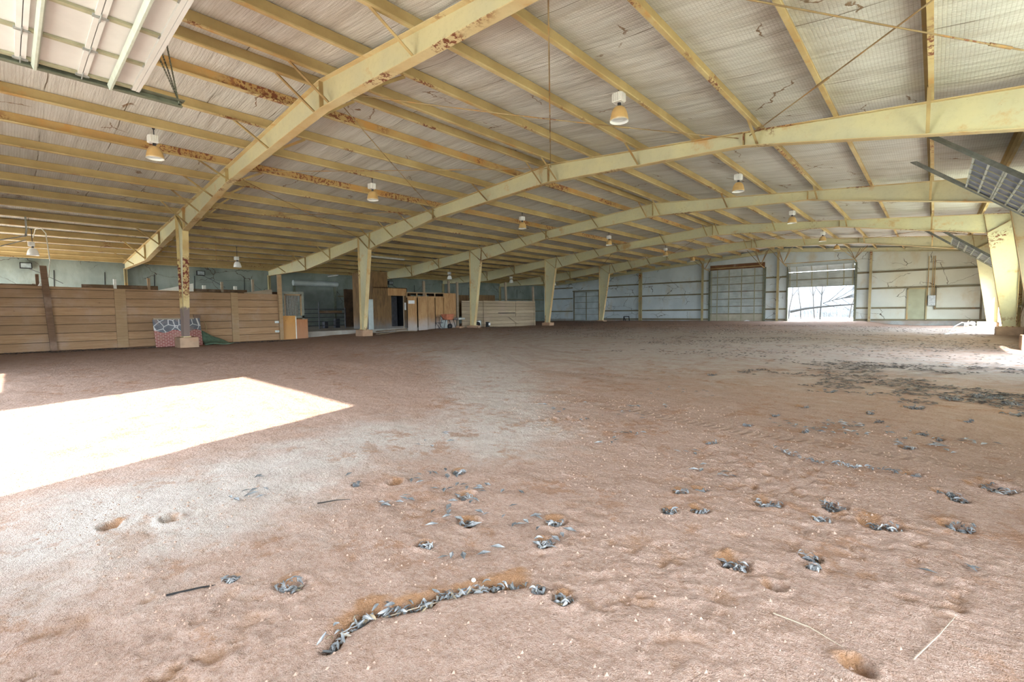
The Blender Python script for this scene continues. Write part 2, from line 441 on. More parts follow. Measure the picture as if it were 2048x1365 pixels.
def leaf_mat():
    t = NT('dead_leaf', 0.9)
    t.b.inputs['Specular IOR Level'].default_value = 0.08
    oi = t.t.nodes.new('ShaderNodeObjectInfo')
    base = t.mix(t.rng(t.noise(25, 3), 0.3, 0.7), (0.20, 0.205, 0.21), (0.085, 0.085, 0.085))
    base = t.mix(t.rng(t.noise(9, 2), 0.52, 0.6), base, (0.28, 0.28, 0.28))
    base = t.mix(t.rng(oi.outputs['Random'], 0.85, 0.95), base, (0.22, 0.17, 0.11))
    t.col(base); return t.m
M['leaf'] = leaf_mat()
def fibreglass():  # translucent sheet for the fill panels added to the side wall
    m = bpy.data.materials.new('translucent_fill_panel'); m.use_nodes = True
    nt = m.node_tree; nt.nodes.remove(nt.nodes['Principled BSDF'])
    tr = nt.nodes.new('ShaderNodeBsdfTranslucent'); tr.inputs['Color'].default_value = (0.70, 0.69, 0.60, 1)
    nt.links.new(tr.outputs[0], nt.nodes['Material Output'].inputs['Surface']); return m
M['fibreglass'] = fibreglass()
def concrete(name, c, dirt):
    t = NT(name, 0.9)
    b = t.mix(t.rng(t.noise(3, 6, 0.65), 0.35, 0.65), c, tuple(v*0.8 for v in c))
    b = t.mix(t.rng(t.noise(1.2, 4), 0.4, 0.65, 0, 0.7), b, dirt)
    t.col(b); t.bump(t.noise(20, 5), 0.4, 0.01); return t.m
M['pier'] = concrete('pier_concrete', (0.44, 0.30, 0.20), (0.40, 0.23, 0.14))
M['slab'] = concrete('slab_concrete', (0.40, 0.39, 0.36), (0.28, 0.24, 0.20))
M['curb'] = concrete('curb_concrete', (0.36, 0.37, 0.35), (0.32, 0.24, 0.18))

# ------------------------------------------------------------------ ground
GP = np.array([(-11.8, 0, -.40), (-11.8, 7.6, -.32), (-11.8, 15, -.17), (-11.8, 23, -.25), (-11.8, 30.5, -.12), (-14, -4.8, -.42), (-14, 4.2, -.43),
 (-14, 10, -.32), (-14, 16, -.2), (-13.5, 22, -.25), (-5.5, 38, -.21), (-1, 38, -.2), (1, 38, -.18), (3, 38, -.13), (5.2, 38, -.17), (8, 38, -.45), (12, 38, -.42), (12, 33, -.36),
 (12, 28, -.32), (10, 23, -.38), (3.5, -1.3, -.5), (9.5, -4.7, -.5), (9.0, -1, -.49), (5, -4, -.5), (10.6, 12, -.46), (0, 0, -.48), (4, 6, -.47), (0, 14, -.40), (6, 20, -.40),
 (-6, 22, -.30), (-24, 38, -.3), (-20, 38, -.24), (-24, 10, -.35), (-24, -6, -.45), (-5, -6, -.47), (12, 5, -.48), (3, 30, -.28), (-4, 30, -.26)])
_rng = np.random.RandomState(7)
_LAT = _rng.rand(256, 256)
def vnoise(x, y, f):
    x = np.asarray(x, float)*f+137.3; y = np.asarray(y, float)*f+91.7
    xi = np.floor(x).astype(int); yi = np.floor(y).astype(int)
    u = x-xi; v = y-yi; u = u*u*(3-2*u); v = v*v*(3-2*v)
    a = _LAT[xi % 256, yi % 256]; b = _LAT[(xi+1) % 256, yi % 256]; c = _LAT[xi % 256, (yi+1) % 256]; d = _LAT[(xi+1) % 256, (yi+1) % 256]
    return (a*(1-u)+b*u)*(1-v)+(c*(1-u)+d*u)*v-0.5
HOLES = [(7.26, -3.82, 0.085), (6.99, -4.0, 0.04), (5.9, -4.04, 0.066), (5.72, -4.31, 0.064), (7.06, -2.53, 0.081), (7.39, -2.79, 0.079), (7.44, -3.16, 0.057), (6.48, -2.73, 0.068), (6.69, -2.26, 0.072), (6.32, -2.97, 0.038), (8.19, -3.08, 0.045), (8.31, -3.05, 0.060), (7.81, -2.44, 0.078), (7.93, -2.7, 0.07), (8.78, -2.21, 0.09), (8.21, -1.5, 0.062), (8.31, -1.35, 0.063), (8.29, -1.86, 0.064), (8.43, -1.72, 0.072), (8.72, -1.29, 0.116), (9.05, -1.05, 0.098), (9.03, -1.34, 0.061), (9.32, -1.18, 0.119), (9.65, -0.94, 0.102), (9.88, 0.02, 0.139), (9.62, -0.3, 0.085), (9.68, -0.42, 0.066), (9.07, -1.92, 0.058), (9.11, -2.03, 0.037), (9.43, 0.01, 0.066), (7.96, -0.14, 0.072), (9.37, 0.82, 0.078), (9.46, 1.53, 0.074), (9.58, 1.38, 0.059), (9.35, 3.05, 0.153), (8.84, 4.0, 0.108), (8.98, 2.3, 0.073), (8.34, 3.88, 0.149), (8.28, 2.28, 0.095), (8.13, 1.5, 0.073), (8.04, 0.73, 0.067), (8.56, 0.82, 0.05), (9.09, 1.81, 0.054), (9.82, 2.42, 0.066), (6.27, 4.8, 0.146), (9.71, 4.21, 0.2), (10.12, 4.78, 0.339), (10.32, 4.25, 0.188), (10.23, 3.4, 0.143), (9.35, -2.67, 0.06), (8.99, -2.31, 0.059)]
NO_LEAVES = {2, 3, 7, 49, 50}
TRENCH = [(7.79, -3.9), (7.74, -3.81), (7.72, -3.67), (7.82, -3.52), (7.91, -3.3), (8.03, -3.14), (8.08, -3.07)]
FURROW = [(8.45, 0.1), (8.65, -0.08), (8.88, -0.14), (9.04, -0.09), (9.2, -0.03), (9.36, -0.02)]
def dist_poly(x, y, P):
    d = np.full(np.shape(x), 1e9)
    for (ax, ay), (bx, by) in zip(P[:-1], P[1:]):
        vx, vy = bx-ax, by-ay; L = vx*vx+vy*vy
        t = np.clip(((x-ax)*vx+(y-ay)*vy)/L, 0, 1)
        d = np.minimum(d, np.hypot(x-ax-t*vx, y-ay-t*vy))
    return d
def gbase(x, y):
    x = np.asarray(x, float); y = np.asarray(y, float)
    num = np.zeros_like(x); den = np.zeros_like(x)
    for px, py, pz in GP:
        ww = 1.0/((x-px)**2+(y-py)**2+2.0)**2
        num += ww*pz; den += ww
    return num/den
def ground(x, y, full=False):
    x = np.asarray(x, float); y = np.asarray(y, float)
    h = gbase(x, y)
    out = np.clip((np.abs(x+0)-24.6)/2, 0, 1)
    h = h+0.05*vnoise(x, y, 0.5)+0.022*vnoise(x, y, 1.7)+0.012*vnoise(x+40, y, 4.3)
    rough = np.clip(0.6+1.6*vnoise(x, y+13, 0.9), 0.2, 1.3)*(1+.5*np.clip((-1.6-y)/1.5, 0, 1))
    smooth_zone = np.exp(-((x-5.2)**2/4+(y+2.0)**2/3))
    rough = rough*(1-0.7*smooth_zone)
    cell = .0125+.05*np.maximum(0, np.maximum(6.2-x, x-10.4))+.035*np.maximum(0, np.maximum(-4.4-y, y-.2))
    fd = lambda f: np.clip(1.6-cell*f*2.4, 0, 1)
    h = h+rough*(0.014*vnoise(x, y, 11)*fd(11)+0.030*np.maximum(vnoise(x, y+5, 23)-.05, 0)*fd(23)+0.028*np.maximum(vnoise(x+9, y, 41)-.05, 0)*fd(41)+0.018*vnoise(x+3, y+8, 71)*fd(60))
    pit = np.clip((vnoise(x+31, y+7, 7.5)+.7*vnoise(x+3, y+1, 17)+.45*vnoise(x, y, 36)-.22)*2.6, 0, 1)*fd(17)*np.clip(rough-.25, 0, 1)*np.clip(1.15-.5*smooth_zone, 0, 1)
    h = h-.028*pit
    hol = .75*np.clip(pit*1.3, 0, 1)
    m = (x > 4) & (x < 11.5) & (y > -5.2) & (y < 7)
    if m.any():
        xs, ys = x[m], y[m]; hh = np.zeros_like(xs); ho = np.zeros_like(xs)
        wob = 0.9*vnoise(xs, ys, 16)+.5*vnoise(xs, ys, 37)
        for k, (px, py, r) in enumerate(HOLES):
            d = np.hypot(xs-px, ys-py)/(r*0.72)+wob*.6
            dep = min(0.055, 0.42*r+0.014) if r < 0.16 else 0.015
            hh -= dep*np.exp(-np.maximum(d-0.35, 0)**2*2.2)
            hh += 0.012*np.exp(-(d-1.5)**2*6)*(0 if r > 0.16 else 1)
            if r < 0.16:
                d2 = np.hypot(xs-px+0.45*r, ys-py-0.35*r)/(r*0.62)+wob*1.8
                ho = np.maximum(ho, np.clip(1.35-d2, 0, 1))
        for P, wd, dep, o in ((TRENCH, 0.036, 0.05, 1.0), (FURROW, 0.022, 0.016, 0.2)):
            d = dist_poly(xs, ys, P)/wd+wob
            hh -= dep*np.exp(-np.maximum(d-0.4, 0)**2*2)
            d2 = dist_poly(xs+0.03, ys-0.03, P)/(wd*1.3)+wob*2.2
            ho = np.maximum(ho, o*np.clip(1.5-d2, 0, 1))
        h = h.copy(); h[m] += hh; hol[m] = np.maximum(ho, hol[m])
    return (h, hol) if full else h
def gz(x, y): return float(ground(np.array([x]), np.array([y]))[0])

def axis_lines(lo, a, b, hi, fine, growth, cmax):
    mid = list(np.arange(a, b, fine)); l = []; st = fine; p = a
    while p > lo: st = min(st*growth, cmax); p -= st; l.append(max(p, lo))
    r = []; st = fine; p = mid[-1]
    while p < hi: st = min(st*growth, cmax); p += st; r.append(min(p, hi))
    return np.array(l[::-1]+mid+r)
GXs = axis_lines(-24.6, 6.2, 10.4, 12.45, 0.0125, 1.05, 0.16)
GYs = axis_lines(-7.9, -4.4, 0.2, 38.3, 0.0125, 1.035, 0.2)
gx, gy = np.meshgrid(GXs, GYs, indexing='ij')
gh, ghol = ground(gx, gy, True)
# dusty pale areas (some painted in place of missing floor light), leaf-littered areas, tyre tracks
dd_ = dist_poly(gx, gy, [(5.5, -4.2), (5.5, -3.6), (5.2, -2.0), (6.2, -1.3), (4.6, .3), (1.5, 3.0), (-1, 5)])
dust_and_light = (0.85*np.exp(-(dd_/0.95)**2) + 1.05*np.exp(-((gx-1)**2/110+(gy-13)**2/170))*np.clip((gy+.5)/5, 0, 1) + 0.30*np.exp(-((gx-6.3)**2/1.2+(gy+4.2)**2/.8))
        + 0.55*np.exp(-((gx-9.8)**2/5+(gy-8.5)**2/3)) + 0.7*np.exp(-((gx-8.5)**2/14+(gy-27)**2/20)))
dust_and_light = dust_and_light-0.45*np.exp(-((gx+9)**2/9+(gy+1)**2/40))
litm = (np.exp(-((gx+12.6)**2/1.2))*0.8 + 0.62*np.clip(vnoise(gx, gy, 0.22)*3+0.35, 0, 1)*np.clip((gy-9)/5, 0, 1)
        + 0.9*np.exp(-((gx+13.2)**2/1.0))*(gy < 4) + 0.8*np.exp(-((gx-10.3)**2/1.5+(gy-10.5)**2/2.2)))
gv = np.stack([gx, gy, gh], -1).reshape(-1, 3)
nx, ny = gx.shape
idx = np.arange(nx*ny).reshape(nx, ny)
fq = np.stack([idx[:-1, :-1], idx[1:, :-1], idx[1:, 1:], idx[:-1, 1:]], -1).reshape(-1, 4)
def grid_mesh(name, v, fq, m, smooth=True):
    me = bpy.data.meshes.new(name)
    me.vertices.add(len(v)); me.vertices.foreach_set('co', v.astype(np.float32).ravel())
    me.loops.add(fq.size); me.loops.foreach_set('vertex_index', fq.astype(np.int32).ravel())
    me.polygons.add(len(fq)); me.polygons.foreach_set('loop_start', np.arange(0, fq.size, 4, dtype=np.int32)); me.polygons.foreach_set('loop_total', np.full(len(fq), 4, np.int32))
    if smooth: me.polygons.foreach_set('use_smooth', np.ones(len(fq), bool))
    me.update(calc_edges=True); me.validate()
    me.materials.append(m)
    o = bpy.data.objects.new(name, me); C.objects.link(o)
    return o
floor = grid_mesh('floor', gv, fq, M['ground'])
for nm, arr in (('dust_and_light', dust_and_light), ('hollow', ghol), ('litter', litm)):
    at = floor.data.attributes.new(nm, 'FLOAT', 'POINT'); at.data.foreach_set('value', arr.astype(np.float32).ravel())
tag(floor, 'reddish dirt floor of the riding arena with a bright sunlit patch', None, None, 'structure')

# land outside the doors
def outside_plane(name, x0, x1, y0, y1, z, label):
    o = MB().box(x0, x1, y0, y1, z-0.3, z).build(name, M['outside_ground'])
    tag(o, label, None, None, 'structure')
outside_plane('ground_behind', -40, 60, 38.55, 80, -0.16, 'pale ground outside beyond the half raised far door')
hv = MB(); NHL = 60
for i in range(NHL):
    x = -30+i*1.6
    for y, z in ((57, -.3), (60, 1.6+.5*math.sin(x*.7)), (63, 3.6+.7*math.sin(x*.43+1)), (68, 5.0+.6*math.sin(x*.3)), (80, 5.2), (80, -.4)): hv.v.append((x, y+.5*math.sin(x*1.3), z))
for i in range(NHL-1):
    for j in range(5): a = i*6+j; hv.f.append((a, a+6, a+7, a+1))
tag(hv.build('hill', M['hill'], smooth=True), 'hazy wooded hillside far outside the half raised door', None, None, 'structure')
outside_plane('ground_beside', 12.5, 60, -40, 38.5, -0.5, 'pale ground outside along the side doors')
outside_plane('ground_front', -40, 12.4, -40, -8.0, -0.5, 'pale ground outside the front doors')

# ------------------------------------------------------------------ roof
SL, SR = 0.0755, 0.0900
def rtop(x): return 5.61-(SL*-x if x < 0 else SR*x)
LX = [-.30, -1.42, -2.85, -4.38, -5.92, -7.5, -9.08, -10.6, -12.1, -13.65, -15.2, -16.72, -18.25, -19.8, -21.3, -22.8, -24.15]
RX = [.34, 1.66, 3.2, 4.74, 6.27, 7.78, 9.3, 10.82, 12.05]
PX = sorted(LX+RX)
PD = 0.235
def liner(name, x0, x1, label):
    xs = np.arange(x0, x1+1e-6, 0.125); xs = xs[(xs >= x0) & (xs <= x1)]
    if xs[-1] < x1: xs = np.append(xs, x1)
    ys = np.arange(-7.85, 38.45, 0.085)
    X_, Y_ = np.meshgrid(xs, ys, indexing='ij')
    base = np.where(X_ < 0, 5.61+SL*X_, 5.61-SR*X_)+PD+0.012
    # sag between purlins
    px = np.array(PX); k = np.clip(np.searchsorted(px, X_)-1, 0, len(px)-2)
    u = np.clip((X_-px[k])/(px[k+1]-px[k]), 0, 1); sag = np.sin(PI*u)
    wr = 0.035*vnoise(X_*0.25, Y_, 3.1)+0.02*vnoise(X_*0.35+9, Y_, 6.3)+0.02*vnoise(X_, Y_, 1.1)
    Z_ = base-sag*(0.028+wr)+0.004
    v = np.stack([X_, Y_, Z_], -1).reshape(-1, 3)
    a, b = X_.shape; idx = np.arange(a*b).reshape(a, b)
    fq = np.stack([idx[:-1, :-1], idx[:-1, 1:], idx[1:, 1:], idx[1:, :-1]], -1).reshape(-1, 4)
    o = grid_mesh(name, v, fq, M['roof'])
    sd = o.modifiers.new('thickness', 'SOLIDIFY'); sd.thickness = 0.12; sd.offset = -1
    tag(o, label, None, None, 'structure')
liner('ceiling', -24.6, 12.45, 'off white roof insulation sagging between the purlins')

# purlins: one continuous line each
def side_word(i, n):
    W = ['first', 'second', 'third', 'fourth', 'fifth', 'sixth', 'seventh', 'eighth', 'ninth']
    return W[i]
def make_purlin(x, y0, y1, label):
    z = rtop(x)+0.004
    t = thing('roof_purlin', label, 'purlin', (x, y0, z), 'purlins carrying the roof')
    m = MB().box(x-0.004, x+0.004, y0, y1, z, z+PD)
    m.box(x-0.07, x-0.004, y0, y1, z+PD-0.008, z+PD)
    m.build('web', M['purlin_rusty'] if x in (LX[1], LX[4]) else M['purlin'], t)
    MB().box(x-0.004, x+0.072, y0, y1, z-0.001, z+0.008).box(x+0.064, x+0.072, y0, y1, z+0.008, z+0.026).build('bottom_lip', M['lip'], t)
for i, x in enumerate(LX):
    if i < 9:
        lab = 'ochre roof purlin, %s one left of the ridge' % side_word(i, 9)
    else:
        lab = 'ochre roof purlin over the stalls, %s one beyond the posts' % side_word(i-9, 9)
    if i == 4: lab = 'ochre roof purlin with dark flaking rust, fifth left of the ridge'
    make_purlin(x, -7.7, 38.0, lab)
for i, x in enumerate(RX):
    make_purlin(x, -7.7, 38.0, 'ochre roof purlin, %s one right of the ridge' % side_word(i, 9))

# ------------------------------------------------------------------ rigid frames
def member(top, bot, y, wt=0.014, bf=0.2, ft=0.016, name='rafter', parent=None, fm=None):
    """tapered I section in the plane y; top and bot are lists of (x, z) along the member"""
    mb = MB(); n = len(top)
    for i in range(n-1):
        pts = [(top[i][0], y-wt/2, top[i][1]), (top[i+1][0], y-wt/2, top[i+1][1]), (bot[i+1][0], y-wt/2, bot[i+1][1]), (bot[i][0], y-wt/2, bot[i][1])]
        mb.poly(pts, (0, wt, 0))
    o = mb.build(name, M['frame'], parent)
    fm = fm or M['flange']
    fl = MB()
    for L in (top, bot):
        for i in range(n-1):
            a = L[i]; b = L[i+1]
            d = Vector((b[0]-a[0], 0, b[1]-a[1])).normalized()
            nrm = Vector((-d.z, 0, d.x))
            fl.bar((a[0], y, a[1]), (b[0], y, b[1]), bf, ft, up=nrm)
    f = fl.build('flange', fm, o)
    return o
def make_frame(i, label, right=True):
    y = i*S
    t = thing('steel_frame', label, 'frame', (0, y, 0), 'rigid steel frames across the arena')
    # interior column (left)
    cz = 4.69
    member([(-12.18, cz-.01), (-12.18, 0.0)], [(-11.2, 3.97), (-11.85, 0.0)], y, name='column', parent=t, fm=M['rusty_post'] if i == 0 else None)
    bp = MB().box(-12.25, -11.75, y-.13, y+.13, -0.02, 0.005).build('base_plate', M['flange'], t)
    # knee stiffener, diagonal
    k = MB().bar((-12.16, y, 4.66), (-11.2, y, 3.97), 0.18, 0.014, up=(0.6, 0, 0.8)); k.bar((-11.2, y, 3.97), (-11.1, y, 4.76), 0.18, 0.014, up=(1, 0, 0)); k.build('knee_stiffener', M['brace'], t)
    member([(-12.18, rtop(-12.18)), (-6.1, rtop(-6.1))], [(-11.2, 3.97), (-6.1, 4.72)], y, name='rafter', parent=t)
    member([(-6.1, rtop(-6.1)), (0, 5.61)], [(-6.1, 4.72), (0, 5.05)], y, name='rafter', parent=t)
    member([(0, 5.61), (5.97, rtop(5.97))], [(0, 5.05), (5.97, 4.76)], y, name='rafter', parent=t)
    member([(5.97, rtop(5.97)), (11.98, rtop(11.98))], [(5.97, 4.76), (11.02, 3.85)], y, name='rafter', parent=t)
    for sx, zb in ((-6.1, 4.72), (0, 5.05), (5.97, 4.76)):
        MB().bar((sx, y, zb), (sx, y, rtop(sx)), 0.18, 0.028, up=(1, 0, 0)).build('splice_plate', M['brace'], t)
    # right column
    member([(11.98, 4.5), (11.98, 0.0)], [(11.02, 3.85), (11.6, 0.0)], y, name='column', parent=t)
    MB().bar((11.02, y, 3.85), (11.98, y, 4.5), 0.18, 0.014, up=(-0.6, 0, 0.8)).bar((11.02, y, 3.85), (10.9, y, 4.62), 0.18, 0.014, up=(1, 0, 0)).build('knee_stiffener', M['brace'], t)
    MB().box(11.5, 12.02, y-.13, y+.13, -0.02, 0.005).build('base_plate', M['flange'], t)
    # lean-to
    member([(-12.2, rtop(-12.2)-.02), (-18.4, rtop(-18.4)), (-24.3, rtop(-24.3))], [(-12.2, 4.16), (-18.4, 3.44), (-24.3, 3.46)], y, name='lean_to_rafter', parent=t)
    MB().bar((-18.4, y, 3.44), (-18.4, y, 4.2), 0.16, 0.014, up=(1, 0, 0)).build('stiffener', M['brace'], t)
    MB().bar((-15.3, y, 3.81), (-15.3, y, 4.44), 0.16, 0.014, up=(1, 0, 0)).build('stiffener', M['brace'], t)
    MB().box(-24.36, -24.16, y-.07, y-.055, -.35, 3.5).box(-24.36, -24.16, y+.055, y+.07, -.35, 3.5).box(-24.27, -24.25, y-.06, y+.06, -.35, 3.5).build('wall_column', M['post'], t)
    # flange braces
    def zb(x):
        if x < -18.4: return 3.45
        if x < -12.18: return 3.44+(4.16-3.44)*(x+18.4)/6.2
        if x < -6.1: return 3.97+(4.72-3.97)*(x+11.2)/5.1
        if x < 0: return 4.72+(5.05-4.72)*(x+6.1)/6.1
        if x < 5.97: return 5.05-(5.05-4.76)*x/5.97
        return 4.76-(4.76-3.85)*(x-5.97)/5.05
    for x, sides in ((-.3, (-1, 1)), (.34, (-1,)), (-2.85, (-1, 1)), (-5.92, (-1, 1)), (-7.5, (-1, 1)), (-9.08, (-1, 1)), (-10.6, (-1, 1)), (-15.2, (-1, 1)), (-18.25, (-1, 1)), (-21.3, (-1,)), (3.2, (-1,)), (6.27, (-1,)), (9.3, (-1, 1)), (1.66, (1,))):
        for sd in sides:
            MB().angle((x, y+sd*0.06, zb(x)+0.03), (x+0.01, y+sd*0.86, rtop(x)+0.03), 0.055, 0.007, up=(1, 0, 0)).build('flange_brace', M['brace'], t)
    return t
FL = ['nearest rigid frame, its left post rusty beside the plank fence', 'second rigid frame, its tapered post beside the open bay',
      'middle rigid frame, its tapered post next to the plywood stall doors', 'fourth rigid frame, its post past the pale plank fence',
      'farthest rigid frame, last one before the end wall']
for i in range(NB): make_frame(i, FL[i])
PL = ['squat concrete pier in front of the painted brick board', 'concrete pier under the post beside the concrete step', 'low concrete pier under the post with junk around it',
      'whitish concrete pier under the post past the pale fence', 'small concrete pier under the last interior post']
for i in range(NB):
    y = i*S
    if i == 0: m = MB().box(-12.34, -11.50, y-.3, y+.32, -.55, -.022)
    else: m = MB().box(-12.34, -11.6, y-.28, y+.28, -.55, -.022)
    tag(m.build('concrete_pier', M['pier'], None, (-11.95, y, -.3), bevel=0.03), PL[i], 'pier', 'concrete piers under the interior posts')
for i in (3, 4):
    y = i*S
    tag(MB().box(11.4, 12.18, y-.3, y+.3, -.6, -.022).build('concrete_pier', M['pier'], None, (11.8, y, -.3), bevel=0.03),
        ['grey concrete pier under the side column nearer the bright side door', 'concrete block under the farther side column by the bright door'][i-3], 'pier')
for i in (0, 1, 2):
    y = i*S
    tag(MB().box(11.4, 12.18, y-.3, y+.3, -.7, -.022).build('concrete_pier', M['pier'], None, (11.8, y, -.3), bevel=0.03), 'concrete pier under a side column', 'pier', 'piers under the side columns')

# ------------------------------------------------------------------ roof bracing rods
def rod(p, q, sag, label, r=0.012):
    pts = []
    for k in range(13):
        f = k/12; v = Vector(p).lerp(Vector(q), f); v.z -= sag*4*f*(1-f); pts.append(v)
    t = thing('bracing_rod', label, 'rod', p, 'roof bracing rods')
    MB().tube(pts, r, 6).build('rod', M['rod'], t)
    a = pts[8]; b = pts[9]
    MB().tube([a, Vector(a).lerp(Vector(b), 0.5)], 0.022, 6).build('turnbuckle', M['rod'], t)
def rz(x): return rtop(x)-0.10
for bay in (0, 3):
    y0, y1 = bay*S+.05, (bay+1)*S-.05
    wh = 'in the nearest bay' if bay == 0 else 'in the far bay'
    rod((-.15, y0, rz(0)), (5.85, y1, rz(6)), .06, 'thin rusty bracing rod %s running from ridge down to right splice' % wh)
    rod((5.85, y0, rz(6)), (.1, y1, rz(0)), .02, 'thin bracing rod %s crossing behind the ceiling lamp toward the ridge' % wh)
    rod((6.1, y0, rz(6)), (11.9, y1, rz(12)), .03, 'dark bracing rod %s running out to the right eave' % wh)
    rod((11.9, y0, rz(12)), (6.1, y1, rz(6)), .02, 'pale bracing rod %s crossing from the right eave' % wh)
    rod((.05, y0, rz(0)), (-6.0, y1, rz(-6)), .04, 'thin bracing rod %s left of the ridge' % wh)
    rod((-6.0, y0, rz(-6)), (-.05, y1, rz(0)), .02, 'thin bracing rod %s rising toward the ridge from the left' % wh)
    rod((-6.2, y0, rz(-6)), (-12.0, y1, rz(-12)), .03, 'thin bracing rod %s above the interior posts' % wh)
    rod((-12.0, y0, rz(-12)), (-6.2, y1, rz(-6)), .02, 'thin bracing rod %s rising from the interior posts' % wh)

# ------------------------------------------------------------------ walls
def wallpanel(mb, a0, a1, b0, b1, z0, z1): mb.box(a0, a1, b0, b1, z0, z1)
def gable(mb, x0, x1, y0, y1, z0, dz=PD+.03):
    """wall strip up to the roof slope"""
    xs = [x0]+([0] if x0 < 0 < x1 else [])+[x1]
    for a, b in zip(xs[:-1], xs[1:]):
        mb.poly([(a, y0, z0), (b, y0, z0), (b, y0, rtop(b)+dz), (a, y0, rtop(a)+dz)], (0, y1-y0, 0))
# wall_back (far end wall, y = 38.1)
YB = 38.12
mb = MB()
gable(mb, -24.6, -20.2, YB, YB+.12, -.7); gable(mb, -20.2, -17.0, YB, YB+.12, 2.98)
gable(mb, -17.0, -5.42, YB, YB+.12, -.7); gable(mb, -5.42, -1.0, YB, YB+.12, 4.3); gable(mb, -1.0, .75, YB, YB+.12, -.7)
gable(mb, .75, 5.08, YB, YB+.12, 4.12); gable(mb, 5.08, 8.08, YB, YB+.12, -.7); gable(mb, 8.08, 9.12, YB, YB+.12, 2.14); gable(mb, 9.12, 12.45, YB, YB+.12, -.7)
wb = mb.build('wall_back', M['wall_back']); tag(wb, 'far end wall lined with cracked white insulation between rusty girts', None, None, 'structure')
def girt(parent, x0, x1, z, y=YB):
    MB().box(x0, x1, y-.07, y+.0, z-.005, z+.005).box(x0, x1, y-.075, y-.068, z-.115, z+.005).box(x0, x1, y-.07, y, z-.12, z-.112).build('girt', M['girt'], parent)
for z in (0.86, 2.28, 3.46):
    for x0, x1 in ((-24.2, -20.3), (-16.9, -12.3), (-12.0, -6.15), (-5.98, -5.5), (-.95, -.1), (.1, .68), (5.15, 5.92), (6.1, 12.0)):
        if z == 2.28 and x0 == 6.1: girt(wb, 6.1, 12.0, z)
        elif z < 1 and x0 == 6.1: girt(wb, 6.1, 8.05, z); girt(wb, 9.6, 11.75, z-.08)
        else: girt(wb, x0, x1, z)
girt(wb, 6.1, 12.0, 0.0); girt(wb, 5.15, 5.92, 0.0); girt(wb, -12, -5.5, .02); girt(wb, -17, -12.3, .02); girt(wb, -.95, .68, .0)
for x, top in ((-12.1, None), (-6.05, None), (0.0, None), (6.0, None)):
    z1 = rtop(x)-.1
    if x == -12.1: m = MB().box(x-.16, x-.14, YB-.26, YB-.08, -.3, z1).box(x+.12, x+.14, YB-.26, YB-.08, -.3, z1).box(x-.16, x+.14, YB-.18, YB-.16, -.3, z1)
    else: m = MB().box(x-.07, x+.07, YB-.26, YB-.25, -.35, z1).box(x-.07, x+.07, YB-.09, YB-.08, -.35, z1).box(x-.006, x+.006, YB-.25, YB-.09, -.35, z1)
    m.build('wind_post', M['post'], wb)
# framed panel at the right, frame posts
MB().box(9.5, 9.6, YB-.1, YB, .7, 2.2).box(9.5, 11.8, YB-.1, YB-.06, 2.14, 2.2).box(9.5, 11.8, YB-.1, YB-.06, .66, .72).box(11.7, 11.8, YB-.1, YB, 0.0, 2.2).build('panel_frame', M['girt'], wb)
# end rafter
er = MB()
for a, b in (((-24.3, 3.6), (-12.1, rtop(-12.1)-.14)), ((-12.1, rtop(-12.1)-.14), (0, 5.44)), ((0, 5.44), (12.0, rtop(12)-.16))):
    er.bar((a[0], YB-.2, a[1]), (b[0], YB-.2, b[1]), 0.18, 0.02); er.bar((a[0], YB-.2, a[1]+.14), (b[0], YB-.2, b[1]+.14), 0.012, 0.28); 
er.build('end_rafter', M['frame'], wb)
MB().box(-5.42, -1.0, YB-.06, YB-.01, 4.3, 4.72).build('header_board', M['header'], wb)
# baseboard / concrete curb
cb = MB().box(-24.6, -20.2, YB-.05, YB+.14, -.7, -.03).box(-17.0, -5.42, YB-.05, YB+.14, -.7, -.0).box(-1.0, .75, YB-.05, YB+.14, -.7, .0).box(5.08, 8.08, YB-.05, YB+.14, -.7, -.04).box(9.12, 12.4, YB-.05, YB+.14, -.7, -.04).box(8.08, 9.12, YB-.06, YB+.14, -.7, -.06)
tag(cb.build('baseboard_back', M['curb']), 'concrete curb along the foot of the far end wall', None, None, 'structure')

# wall_left
XL = -24.42
mb = MB()
for y0, y1, z0 in ((-7.9, 9.3, -.7), (9.3, 12.5, 2.95), (12.5, 38.25, -.7)): mb.box(XL-.12, XL, y0, y1, z0, rtop(XL)+PD+.02)
wl = mb.build('wall_left', M['wall_left']); tag(wl, 'lean-to wall behind the stalls lined with stained grey green insulation', None, None, 'structure')
for z in (0.9, 2.2):
    for y0, y1 in ((-7.6, -.1), (.1, 7.5), (7.7, 9.2), (12.6, 15.1), (15.3, 22.7), (23, 30.4), (30.6, 38)):
        MB().box(XL, XL+.07, y0, y1, z-.01, z).box(XL+.065, XL+.072, y0, y1, z-.09, z).build('girt', M['girt'], wl)
for k, y in enumerate([-5.2, -2.9, -.9, 1.3, 3.3, 6.1, 14.2, 17.1, 19.7, 26.2, 33.3]):
    MB().bar((XL+.012, y, 2.35), (XL+.014, y+.03, 3.25), .035, .012, up=(1, 0, 0)).build('torn_seam', M['black'], wl)
